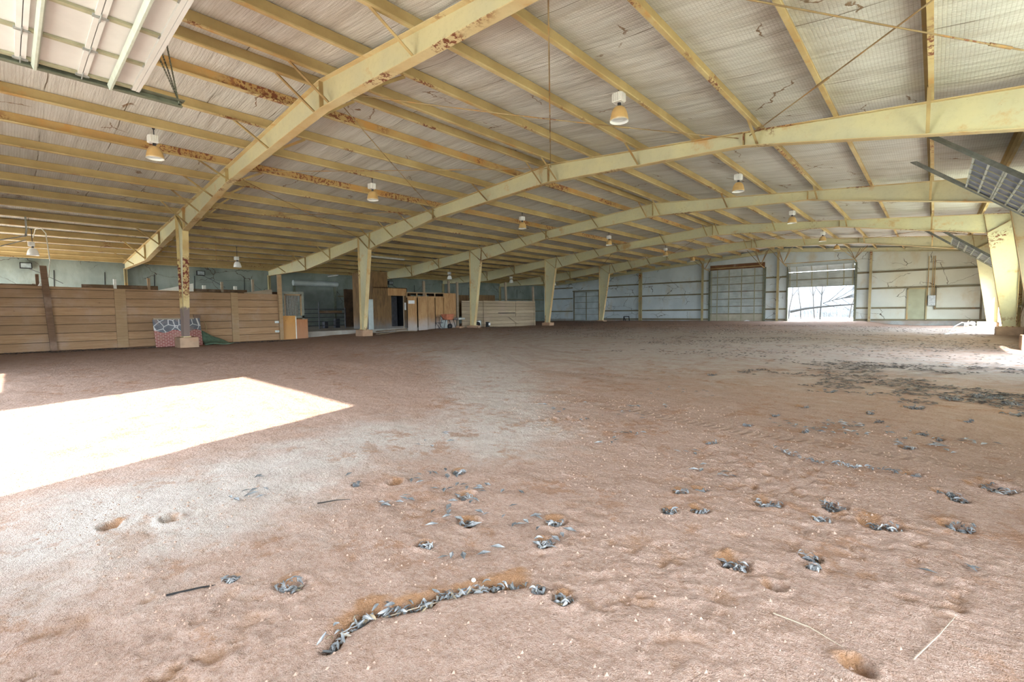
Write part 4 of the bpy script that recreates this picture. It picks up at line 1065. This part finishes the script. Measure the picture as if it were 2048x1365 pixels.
# ------------------------------------------------------------------ plywood stall doors
def loc2(p0, p1, f): return (p0[0]+(p1[0]-p0[0])*f, p0[1]+(p1[1]-p0[1])*f)
t = thing('stall_block', 'row of four knotty plywood stall doors with open slots above', 'stall', (-14, 13.5, -.2))
P0 = (-14.25, 11.85); P1 = (-13.55, 15.15)
def vplane(p, q, z0, z1, th=.03):
    p = Vector((*p, 0)); q = Vector((*q, 0)); d = (q-p).normalized(); n = Vector((-d.y, d.x, 0))*th
    a = [(p.x, p.y, z0), (q.x, q.y, z0), (q.x, q.y, z1), (p.x, p.y, z1)]
    return MB().poly(a, n)
w_f = [0, .195, .375, .555, .74]
for k in range(4):
    a = loc2(P0, P1, w_f[k]); b = loc2(P0, P1, w_f[k+1])
    if k == 1: b = (b[0]+.16, b[1]-.02)
    vplane((a[0]+.02+(.05 if k == 1 else 0), a[1]+.03), (b[0]+.02, b[1]-.03), -.30, 1.84).build('door', M['ply'], t)
a = loc2(P0, P1, .745); b = loc2(P0, P1, 1.0)
vplane(a, b, -.2, 2.06).build('side_panel', M['ply'], t)
m = MB()
for k in range(5):
    a = loc2(P0, P1, w_f[k]); m.box(a[0]-.04, a[0]+.03, a[1]-.03, a[1]+.03, 1.75, 2.03)
a = loc2(P0, P1, 0); b = loc2(P0, P1, .745)
m.bar((a[0], a[1], 2.05), (b[0], b[1], 2.05), .08, .06)
m.build('top_rail', M['post_wood'], t)
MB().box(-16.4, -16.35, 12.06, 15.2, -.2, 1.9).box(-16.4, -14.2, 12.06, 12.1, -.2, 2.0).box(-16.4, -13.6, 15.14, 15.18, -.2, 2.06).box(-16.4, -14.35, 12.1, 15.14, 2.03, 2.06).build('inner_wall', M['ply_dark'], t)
pa = loc2(P0, P1, .02); pb = loc2(P0, P1, .14)
tag(vplane((pa[0]+.045, pa[1]), (pb[0]+.045, pb[1]), 1.38, 1.58, .01).build('paper_notice', M['paper'], t), 'white paper notice')
for y, x, zt_, lab in ((13.1, -14.2, 2.8, 'pale post rising behind the plywood stall doors, leftmost of three'), (15.2, -14.3, 2.9, 'thin post rising behind the plywood side panel'), (15.35, -13.62, 2.8, 'broad post at the right corner of the plywood stall doors')):
    tag(MB().box(x-.05, x+.05, y-.07, y+.07, -.3, zt_).build('stall_post', M['old_board'], None, (x, y, -.3)), lab, 'post', 'posts of the plywood stalls')

# ------------------------------------------------------------------ pale far fence
XP = -13.35
t = thing('pale_plank_fence', 'pale weathered plank fence beyond the plywood stall doors', 'fence', (XP, 19, -.2))
for a, b, z in ((15.5, 17.5, 1.58), (17.55, 20.9, 1.60), (20.9, 22.95, 1.62)):
    MB().box(XP-.05, XP, a, b, -.45, z).build('plank_panel', M['fence_far'], t)
MB().box(XP, XP+.04, 17.42, 17.66, -.4, 1.6).build('post_board', M['fence_far'], t)
MB().box(XP, XP+.04, 20.75, 21.15, -.4, 1.6).build('post_board', M['fence_far'], t)
MB().box(XP, XP+.06, 22.85, 22.97, -.4, 1.62).build('post_board', M['fence_far'], t)
tag(MB().box(XP+.0, XP+.012, 18.9, 20.7, .72, .76).build('gap', M['black'], t), 'dark gap between planks')
tag(MB().poly([(-13.27, 19.9, .45), (-13.27, 21.9, .52), (-13.27, 22.5, -.15), (-13.27, 20.9, -.1)], (.02, 0, 0)).build('leaning_sheet', M['fence_far'], None, (-13.3, 21, 0)), 'slanted board leaning low against the pale plank fence', 'board')
for y, lab in ((19.9, 'pale post leaning above the pale plank fence'), (23.0, 'post with hinges at the right end of the pale plank fence')):
    tag(MB().bar((XP-.1, y, -.3), (XP-.1, y-.12, 2.95 if y < 22 else 2.75), .12, .12, up=(1, 0, 0)).build('stall_post', M['old_board'], None, (XP, y, -.3)), lab, 'post')
slab_board('partition_board', -16.5, 16.1, 19.0, .5, 2.1, 'brown partition boards behind the pale fence left part', 'ply_brown', group='partition boards behind the pale fence')
slab_board('partition_board', -16.5, 19.3, 21.8, .5, 2.15, 'brown partition boards behind the pale fence right part', 'ply_brown', group='partition boards behind the pale fence')

# ------------------------------------------------------------------ painted brick-and-stone jump board
def jump_mat():
    t = NT('painted_stone_and_brick', 0.7)
    x, y, z = t.sep()
    comb = t.t.nodes.new('ShaderNodeCombineXYZ'); t.lk(y, comb.inputs[0]); t.lk(z, comb.inputs[1])
    v = t.voro(3.9, 'DISTANCE_TO_EDGE', comb.outputs[0], 0.9)
    stone = t.mix(t.rng(t.noise(6, 3), 0.4, 0.6), (0.10, 0.12, 0.15), (0.14, 0.16, 0.19))
    stone = t.mix(t.rng(v, .03, .06, 1, 0), stone, (0.60, 0.62, 0.62))
    br = t.t.nodes.new('ShaderNodeTexBrick')
    br.inputs['Color1'].default_value = (0.30, 0.07, 0.06, 1); br.inputs['Color2'].default_value = (0.25, 0.05, 0.045, 1); br.inputs['Mortar'].default_value = (0.55, 0.37, 0.33, 1)
    br.inputs['Scale'].default_value = 1.0; br.inputs['Brick Width'].default_value = .16; br.inputs['Row Height'].default_value = .062; br.inputs['Mortar Size'].default_value = .009
    t.lk(comb.outputs[0], br.inputs['Vector'])
    zz = t.math('ADD', z, t.math('MULTIPLY', t.math('SINE', t.math('MULTIPLY', y, 9.0)), .05))
    b = t.mix(t.rng(zz, .19, .20), br.outputs[0], stone)
    wn = t.rng(t.noise(3, 4), .5, .7); b = t.mix(t.math('ADD', t.math('MULTIPLY', wn, .45), .12), b, (0.30, 0.20, 0.15))
    t.col(b); return t.m
M['jump'] = jump_mat()
t = thing('painted_board', 'board painted with grey stones over red bricks behind the rusty post', 'board', (-12.9, -.05, -.4))
MB().poly([(-12.78, -.80, -.5), (-12.78, .76, -.5), (-12.86, .70, .70), (-12.86, -.86, .66)], (-.04, 0, 0)).build('painted_face', M['jump'], t)
MB().box(-12.92, -12.84, -.84, .50, .66, .72).build('top_edge', M['old_board'], t)
MB().box(-12.95, -12.88, .50, .74, .66, .86).build('raised_corner', M['dark_wood'], t)
# green tarp
rnd = random.Random(3)
tv = []; tf = []
NXT, NYT = 14, 10
for i in range(NXT):
    for j in range(NYT):
        u, v = i/(NXT-1), j/(NYT-1)
        y = .78+u*1.0; x = -13.35+v*.75+u*.25*v
        z = (.22*(1-u)**1.2-.36)*(1-v)+(-.40)*v+.14*(1-u)*(1-v)+.02*math.sin(9*u+5*v)
        if v < .5: z += .25*(1-u)*(1-abs(v-.2)*1.5)
        tv.append((x, y, z))
for i in range(NXT-1):
    for j in range(NYT-1): tf.append((i*NYT+j, (i+1)*NYT+j, (i+1)*NYT+j+1, i*NYT+j+1))
tp = MB().add(tv, tf).build('tarp', M['tarp'], None, (-13, 1.2, -.4), smooth=True)
sd = tp.modifiers.new('thickness', 'SOLIDIFY'); sd.thickness = .02
tag(tp, 'crumpled green tarp on the dirt beside the nearest pier', 'tarp')

# ------------------------------------------------------------------ junk round the middle post
def gzp(x, y): return gz(x, y)
z0 = gzp(-13.0, 13.3)
tag(MB().box(-13.52, -13.48, 13.85, 14.35, z0, z0+.78).build('torn_sheet', M['end_door'], None, (-13.5, 14.1, z0)), 'torn white sheet leaning on the plywood side panel', 'sheet')
t = thing('cart', 'small cart with an orange tub beside the middle post', 'cart', (-12.9, 13.9, z0), )
MB().add([(-13.1, 13.65, .36), (-12.7, 13.65, .36), (-12.7, 14.15, .36), (-13.1, 14.15, .36), (-13.18, 13.58, .72), (-12.62, 13.58, .72), (-12.62, 14.22, .72), (-13.18, 14.22, .72)],
    [(3, 2, 1, 0), (0, 1, 5, 4), (1, 2, 6, 5), (2, 3, 7, 6), (3, 0, 4, 7), (4, 5, 6, 7)]).build('tub', M['orange'], t, bevel=.02)
MB().tube([(-12.9, 13.3, .62), (-12.9, 13.6, .4), (-12.9, 14.8, .34)], .02, 8).tube([(-13.1, 13.4, z0), (-13.1, 13.6, .38)], .018, 8).tube([(-12.7, 13.4, z0), (-12.7, 13.6, .38)], .018, 8).tube([(-13.1, 14.2, .36), (-13.1, 14.4, z0)], .018, 8).tube([(-12.7, 14.2, .36), (-12.7, 14.4, z0)], .018, 8).build('chassis', M['dark_iron'], t)
MB().lathe([(.05, -.04), (.17, -.04), (.17, .04), (.05, .04)], (-12.75, 13.95, z0+.16), 18, 'x').build('wheel', M['black'], t)
tag(MB().box(-12.8, -12.4, 14.35, 14.9, .36, .48).build('grey_tray', M['galv'], None, (-12.6, 14.6, .4), bevel=.01), 'grey metal tray on the cart beside the middle post', 'tray')
t = thing('chair_frame', 'dark metal chair frame lying by the orange tub', 'chair', (-12.8, 13.2, z0))
MB().tube([(-13.0, 13.0, z0), (-13.0, 13.1, .55), (-12.7, 13.1, .55), (-12.7, 13.0, z0)], .016, 8).tube([(-13.0, 13.35, z0), (-13.0, 13.05, .2), (-12.7, 13.05, .2), (-12.7, 13.35, z0)], .016, 8).build('legs', M['dark_iron'], t)
MB().box(-13.02, -12.68, 13.02, 13.36, .18, .21).build('seat', M['black'], t)
zz0 = gzp(-12.5, 16.9)
def can(x, y, r, h, col, lab):
    z = gzp(x, y)
    t = thing('can', lab, 'can', (x, y, z), 'cans beyond the middle post')
    MB().lathe([(0, z), (r, z), (r, z+h), (r-.01, z+h+.01), (0, z+h)], (x, y, 0), 20).build('body', col, t, smooth=False)
    MB().lathe([(r-.005, z+h), (r+.008, z+h), (r+.008, z+h+.02), (r-.005, z+h+.02)], (x, y, 0), 20).build('rim', M['dark_iron'], t)
can(-12.9, 16.55, .19, .42, M['galv'], 'larger grey can beyond the middle post')
can(-12.75, 17.25, .13, .32, M['black'], 'small dark can with a white label right of the larger can')
tag(MB().box(-12.62, -12.60, 17.2, 17.36, zz0+.1, zz0+.26).build('white_carton', M['paper'], None, (-12.6, 17.3, zz0)), 'small white carton in front of the dark can', 'carton')
tag(MB().tube([(-12.7, 16.35, gzp(-12.7, 16.1)+.18), (-12.7, 16.05, gzp(-12.7, 16.1)+.18)], .17, 16).build('black_pot', M['black'], None, (-12.7, 16.1, zz0)), 'black pot lying behind the middle post', 'pot')
for k, (x, y, s_) in enumerate(((-12.5, 14.4, .14), (-12.2, 14.3, .12), (-12.5, 14.75, .12), (-11.4, 15.1, .10))):
    z = gzp(x, y)
    tag(MB().add([(x-s_, y-s_, z-.02), (x+s_, y-s_*1.2, z-.02), (x+s_*1.1, y+s_, z-.02), (x-s_, y+s_*.8, z-.02), (x-s_*.6, y-s_*.5, z+s_), (x+s_*.5, y-s_*.6, z+s_*.8), (x+s_*.6, y+s_*.4, z+s_*.9), (x-s_*.5, y+s_*.4, z+s_)],
        [(3, 2, 1, 0), (4, 5, 6, 7), (0, 1, 5, 4), (1, 2, 6, 5), (2, 3, 7, 6), (3, 0, 4, 7)]).build('concrete_rubble', M['pier'], None, (x, y, z), bevel=.02), 'broken lump of concrete at the foot of the middle post', 'rubble', 'concrete lumps at the middle post')
# boards on the dirt by the second pier
zb_ = gzp(-12, 9.2)
for k, (p, q, w_, lab) in enumerate((((-12.15, 8.5, zb_+.05), (-13.2, 10.6, zb_+.10), .22, 'long splintered board on the dirt right of the second pier'), ((-12.9, 8.9, zb_+.15), (-13.6, 11.3, zb_+.2), .14, 'dark board lying behind the long splintered board'),
        ((-12.7, 10.0, zb_+.14), (-13.0, 11.6, zb_+.08), .1, 'short pale board crossing the far end of the splintered board'))):
    tag(MB().bar(p, q, w_, .04).build('loose_board', M['old_board'] if k != 1 else M['back_board'], None, p, bevel=.004), lab, 'board')
tag(MB().tube([(-13.6, 8.75, zb_+.18), (-13.7, 8.95, zb_+.18)], .06, 14).build('pipe_stub', M['pvc'], None, (-13.6, 8.8, zb_)), 'pale pipe stub beside the second pier', 'pipe')

# ------------------------------------------------------------------ far end things
t = thing('electrical_box', 'grey electrical box with conduits beside the personnel door', 'box', (9.37, YB-.1, 1.25))
MB().box(9.17, 9.55, YB-.22, YB-.02, .92, 1.62).build('box', M['galv'], t, bevel=.01)
m = MB()
for x in (9.14, 9.36, 9.46): m.tube([(x, YB-.1, 1.62), (x, YB-.1, 4.3)], .022, 8)
m.build('conduits', M['brace'], t)
t = thing('fallen_pipework', 'tangle of white pipe frame lying by the bright side door', 'frame', (10.9, 26.2, -.3))
def zf(x, y): return gzp(x, y)
def W(x, y, h): return (x, y, zf(x, y)+h)
m = MB()
m.tube([W(9.9, 22.7, .03), W(12.0, 29.6, .10)], .035, 10)
m.build('long_pipe', M['white'], t)
m = MB()
for pts in ([W(10.05, 24.4, .05), W(10.25, 25.2, .30), W(10.5, 26.0, .42), W(10.75, 26.8, .36), W(11.2, 28.2, .12), W(11.5, 29, .05)],
            [W(10.0, 23.9, .0), W(10.0, 23.9, .22), W(10.1, 24.2, .22), W(10.1, 24.2, .02)],
            [W(10.55, 25.9, .0), W(10.62, 26.2, .38)], [W(10.4, 25.2, .1), W(11.3, 27.8, .16)], [W(11.1, 27.6, .33), W(11.7, 29.2, .1)], [W(10.1, 24.4, .16), W(11.0, 26.6, .18), W(11.6, 28.6, .05)], [W(10.8, 26.6, .02), W(11.0, 26.9, .34)]):
    m.tube(pts, .018, 8)
m.build('bent_pipes', M['white'], t)
MB().lathe([(0, -.09), (.09, -.06), (.12, 0), (.09, .06), (0, .09)], W(10.9, 27.1, .36), 12).build('joint', M['white'], t)
zq = zf(11.5, 30.0)
tag(MB().box(11.2, 11.55, 29.6, 30.0, zq, zq+.38).build('pale_block', M['frame'], None, (11.4, 29.8, zq)), 'pale yellow block at the foot of the last side column', 'block')
z = zf(-2.1, 37.4)
tag(MB().add([(-2.35, 37.3, z), (-1.95, 37.25, z), (-1.9, 37.6, z), (-2.3, 37.6, z), (-2.15, 37.4, z+.09), (-2.0, 37.45, z+.06)], [(0, 1, 4), (1, 5, 4), (1, 2, 5), (2, 3, 5), (3, 4, 5), (3, 0, 4), (3, 2, 1, 0)]).build('white_rag', M['paper'], None, (-2.1, 37.4, z)), 'crumpled white rag on the dirt before the closed overhead door', 'rag')
z = zf(-13.2, 37.2)
tag(MB().tube([(-13.55, 37.2, z), (-13.5, 37.2, z+.42), (-12.95, 37.2, z+.42), (-12.9, 37.2, z)], .05, 8).tube([(-13.5, 37.5, z), (-13.5, 37.2, z+.4)], .04, 8).build('black_stand', M['black'], None, (-13.2, 37.2, z)), 'small black metal stand at the far wall left of the corner post', 'stand')
# ------------------------------------------------------------------ trees outside the half raised door
def branch(mb, p, d, L, r, depth, rn, spread=.5):
    pts = [Vector(p)]; dd = Vector(d).normalized()
    n = 5
    for k in range(n):
        dd = (dd+Vector((rn.uniform(-1, 1), rn.uniform(-1, 1), rn.uniform(-.6, .8)))*.16).normalized()
        pts.append(pts[-1]+dd*L/n)
    mb.tube(pts, [r*(1-.7*k/n) for k in range(n+1)], 5, False)
    if depth > 0:
        for k in range(2, n+1):
            for _ in range(rn.choice((1, 2))):
                nd = (dd+Vector((rn.uniform(-1, 1), rn.uniform(-.6, .6), rn.uniform(-.3, 1)))*spread*1.6).normalized()
                branch(mb, pts[k], nd, L*rn.uniform(.35, .6), r*.42, depth-1, rn, spread)
rn = random.Random(11)
TR = [(2.2, 43.0, .05, 'slim upright bare tree outside the half raised door, nearest the middle'), (.3, 45.5, .04, 'thin bare sapling at the left side of the outside view'), (4.6, 44.5, .04, 'thin bare sapling at the right side of the outside view'),
      (1.0, 48.0, .05, 'bare sapling farther back on the left outside'), (5.6, 49.0, .05, 'bare sapling farther back on the right outside'), (3.4, 51.0, .05, 'distant bare sapling outside beyond the fallen tree'),
      (-.8, 46, .05, 'bare sapling near the left door jamb outside'), (6.6, 45.5, .05, 'bare sapling near the right door jamb outside')]
for x, y, r, lab in TR:
    m = MB(); branch(m, (x, y, -.2), (rn.uniform(-.05, .05), 0, 1), 5.5, r*1.3, 2, rn, .45)
    tag(m.build('bare_tree', M['bark'], None, (x, y, -.2)), lab, 'tree', 'bare saplings outside the far door')
m = MB(); branch(m, (.2, 41.6, .55), (1, .06, .30), 5.6, .11, 0, rn, .3)
for k in range(9):
    f = .45+k*.06; branch(m, (.2+5.3*f, 41.7, .55+1.55*f), (.9, rn.uniform(-.2, .4), rn.uniform(.1, 1.1)), 2.2, .03, 2, rn, .45)
for k in range(4):
    f = .45+k*.12; branch(m, (.2+5.3*f, 41.7, .55+1.55*f), (.7, rn.uniform(-.2, .4), -.5), 1.6, .02, 1, rn, .45)
tag(m.build('fallen_tree', M['bark'], None, (.2, 41.6, .5)), 'long fallen branchy tree slanting across the outside view', 'tree')
m = MB()
for k in range(420):
    x = rn.uniform(-2, 8); y = rn.uniform(41.5, 54); h = rn.uniform(.25, 1.6)
    m.tube([(x, y, -.2), (x+rn.uniform(-.15, .15), y, -.2+h*.6), (x+rn.uniform(-.4, .4), y, -.2+h)], .006, 3, False)
tag(m.build('dry_brush', M['bark']), 'dry thin brush standing outside the far door', 'brush', None, 'stuff')

# ------------------------------------------------------------------ dead leaves
def leaf_mesh(i, rn):
    L = rn.uniform(.034, .052); Wd = rn.uniform(.009, .0135); curl = rn.uniform(.25, .9); bend = rn.uniform(-.4, .9); n = 7
    v = []; f = []
    for k in range(n):
        s = k/(n-1); wd = Wd*math.sin(PI*min(.98, .06+s*.9))**.8; xx = (s-.5)*L; zb = bend*.02*math.sin(PI*s)+.004
        tw = rn.uniform(-.1, .1)+.5*s*rn.choice((1,))
        for j in (-1, 0, 1):
            yy = j*wd*.5*math.cos(tw); zz_ = zb+abs(j)*wd*.5*curl+j*wd*.4*math.sin(tw)
            v.append((xx, yy, zz_))
    for k in range(n-1):
        for j in range(2): a = k*3+j; f.append((a, a+3, a+4, a+1))
    return v, f
lmesh = []
for i in range(6):
    v, f = leaf_mesh(i, rn)
    me = bpy.data.meshes.new('dead_leaf'); me.from_pydata(v, [], f); me.update()
    me.polygons.foreach_set('use_smooth', [True]*len(f)); me.materials.append(M['leaf']); lmesh.append(me)
leafspots = []
def hole_leaves(px, py, r, n):
    for _ in range(n):
        a = rn.uniform(0, 2*PI); q = r*.66*math.sqrt(rn.random())
        leafspots.append((px+q*math.cos(a)+.1*r, py+q*math.sin(a)-.12*r))
NH = {}
for k, (px, py, r) in enumerate(HOLES):
    if k in NO_LEAVES: continue
    n = int(12+r*300) if r < .14 else int(60*r/.14)
    c0 = len(leafspots); hole_leaves(px, py, r, n); NH[k] = (c0, len(leafspots))
def line_leaves(P, n, wd):
    seg = [math.dist(a, b) for a, b in zip(P[:-1], P[1:])]; T = sum(seg)
    for _ in range(n):
        s = rn.random()*T
        for (a, b), l in zip(zip(P[:-1], P[1:]), seg):
            if s <= l: break
            s -= l
        f = s/l; leafspots.append((a[0]+(b[0]-a[0])*f+rn.gauss(0, wd)+.01, a[1]+(b[1]-a[1])*f+rn.gauss(0, wd)-.01))
c0 = len(leafspots); line_leaves(TRENCH, 230, .021); TR_ = (c0, len(leafspots))
c0 = len(leafspots); line_leaves(FURROW, 80, .014); FU_ = (c0, len(leafspots))
sp = np.array(leafspots); sz = ground(sp[:, 0], sp[:, 1])
dist = np.hypot(sp[:, 0]-CX, sp[:, 1]-CY)
HL = {0: 'in the ragged hollow left of the long trench', 1: 'in the small hollow at the left of the dirt', 10: 'in the small dip just right of the long trench', 11: 'in the round print right of the long trench',
      12: 'in the print up from the trench, beyond the upright clump', 13: 'in the upright clump above the right end of the trench', 14: 'in the deep hoofprint in the middle right foreground', 24: 'in the deep hole near the right edge'}
grp = {}
for k, (a, b) in NH.items():
    for i in range(a, b): grp[i] = HL.get(k, None)
for i in range(*TR_): grp[i] = 'in the long ragged trench in the foreground'
for i in range(*FU_): grp[i] = 'along the thin furrow at the right'
order = np.argsort(dist); single = set(order[:290].tolist())
rest = MB()
for i in range(len(sp)):
    me = lmesh[i % 6]; z = sz[i]+rn.uniform(.010, .030)
    eu = (rn.gauss(0, .45), rn.gauss(0, .35), rn.uniform(0, 2*PI)); sc_ = rn.uniform(.85, 1.3)
    if i in single:
        o = bpy.data.objects.new('dead_leaf', me); C.objects.link(o)
        o.location = (sp[i, 0], sp[i, 1], z); o.rotation_euler = eu; o.scale = (sc_,)*3
        g = grp.get(i) or 'in one of the small prints in the right foreground'
        tag(o, 'curled grey dead leaf '+g, 'leaf', 'dead leaves '+g)
    else:
        mt = Matrix.Translation((sp[i, 0], sp[i, 1], z)) @ Matrix.Rotation(eu[2], 4, 'Z') @ Matrix.Rotation(eu[1], 4, 'Y') @ Matrix.Rotation(eu[0], 4, 'X')
        rest.add([mt @ (v.co*sc_*1.1) for v in me.vertices], [tuple(p.vertices) for p in me.polygons])
# farther litter: drifts by the fence, on the arena and by the right side
cand = []
def field(n, x0, x1, y0, y1, thr, f=0.35):
    X_ = np.random.RandomState(n).uniform(x0, x1, n*6); Y_ = np.random.RandomState(n+1).uniform(y0, y1, n*6)
    k = (vnoise(X_, Y_, f)+.6*vnoise(X_, Y_, f*5)) > thr
    return list(zip(X_[k][:n], Y_[k][:n]))
rest2 = MB()
far = field(1500, 6.5, 11.2, 3.5, 9, .22, .8)+field(700, 9.2, 11.6, 3.2, 6.0, .0, 1.2)+field(1100, 1, 11.5, 8, 17, -.12, .9)+field(3600, -9, 11, 13, 30, -.05, .5)+field(1400, -13.6, -12.4, -5, 4.3, -.1, .6)+field(1500, -13, -9, 6, 30, .05, .4)+field(300, 5.5, 10, -4, 3, .3, 1)
fa = np.array(far); fz = ground(fa[:, 0], fa[:, 1])
for i in range(len(fa)):
    d_ = math.hypot(fa[i, 0]-CX, fa[i, 1]-CY); s_ = rn.uniform(.9, 1.5)*(1 if d_ < 9 else 1.15); an = rn.uniform(0, 2*PI); L = .035*s_; w_ = .012*s_; c, s = math.cos(an), math.sin(an)
    z = fz[i]+.012; x, y = fa[i]
    (rest if d_ < 8 else rest2).add([(x-L*c, y-L*s, z), (x-w_*s, y+w_*c, z+.012), (x+L*c, y+L*s, z+.004), (x+w_*s, y-w_*c, z+.006)], [(0, 1, 2, 3)])
tag(rest2.build('leaf_chaff', M['litter']), 'dark old leaf chaff strewn over the far dirt', 'litter', None, 'stuff')
tag(rest.build('leaf_litter', M['leaf']), 'scattered dead leaves and chaff over the dirt', 'litter', None, 'stuff')
# clods and twigs
cl = MB()
rc = np.random.RandomState(5)
for k in range(6500):
    q = rc.rand()**1.6
    x = rc.uniform(5.2, 10.6); y = rc.uniform(-4.6, 1.5)
    if math.exp(-((x-5.6)**2/3+(y+2)**2/3)) > .5: continue
    if vnoise(x, y, 1.3) < -.12: continue
    r = .003+.009*q
    a = [Vector((rc.uniform(-1, 1), rc.uniform(-1, 1), rc.uniform(-1, 1))).normalized() for _ in range(0)]
    z = 0
    cand.append((x, y, r))
ca = np.array(cand); cz_ = ground(ca[:, 0], ca[:, 1])
for (x, y, r), z in zip(cand, cz_):
    j = [rc.uniform(.6, 1.25)*r for _ in range(6)]
    z -= r*.35
    cl.add([(x-j[0], y, z+r*.3), (x, y-j[1], z+r*.3), (x+j[2], y, z+r*.3), (x, y+j[3], z+r*.3), (x+r*.2, y, z+j[4]*1.2), (x, y, z-j[5]*.5)], [(0, 1, 4), (1, 2, 4), (2, 3, 4), (3, 0, 4), (1, 0, 5), (2, 1, 5), (3, 2, 5), (0, 3, 5)])
co = cl.build('dirt_clods', plain('clod_dirt', (0.36, 0.24, 0.18), 0.95, 0, 0.35, 14)); tag(co, 'crumbly clods of red dirt in the foreground', 'clods', None, 'stuff')
def twig(p, q, r, lab):
    P = Vector((*p, gz(*p)+.008)); Q = Vector((*q, gz(*q)+.010)); mid = P.lerp(Q, .5)+Vector((.01, .01, .008))
    tag(MB().tube([P, mid, Q], [r, r*.8, r*.4], 6).build('twig', M['bark'] if r > .0035 else M['old_board'], None, P), lab, 'twig')
twig((7.72, -3.72), (7.93, -3.36), .003, 'pale dry stem lying along the long trench')
twig((6.9, -4.25), (6.98, -4.02), .005, 'dark curved twig on the dirt left of the trench')
twig((9.05, -2.55), (9.3, -2.62), .003, 'thin twig on the crumbly dirt at lower right')
twig((6.4, -3.3), (6.52, -3.12), .004, 'short dark twig near the sunlit patch')
twig((9.5, -2.5), (9.62, -2.1), .003, 'thin pale straw at the lower right')
# small stone beside the trench
z = gz(7.86, -3.30)
tag(MB().lathe([(0, z), (.009, z+.003), (.012, z+.009), (.008, z+.016), (0, z+.018)], (7.90, -3.22, 0), 10).build('pebble', M['pvc'], None, (7.9, -3.22, z), smooth=True), 'small cream pebble at the edge of the long trench', 'pebble')
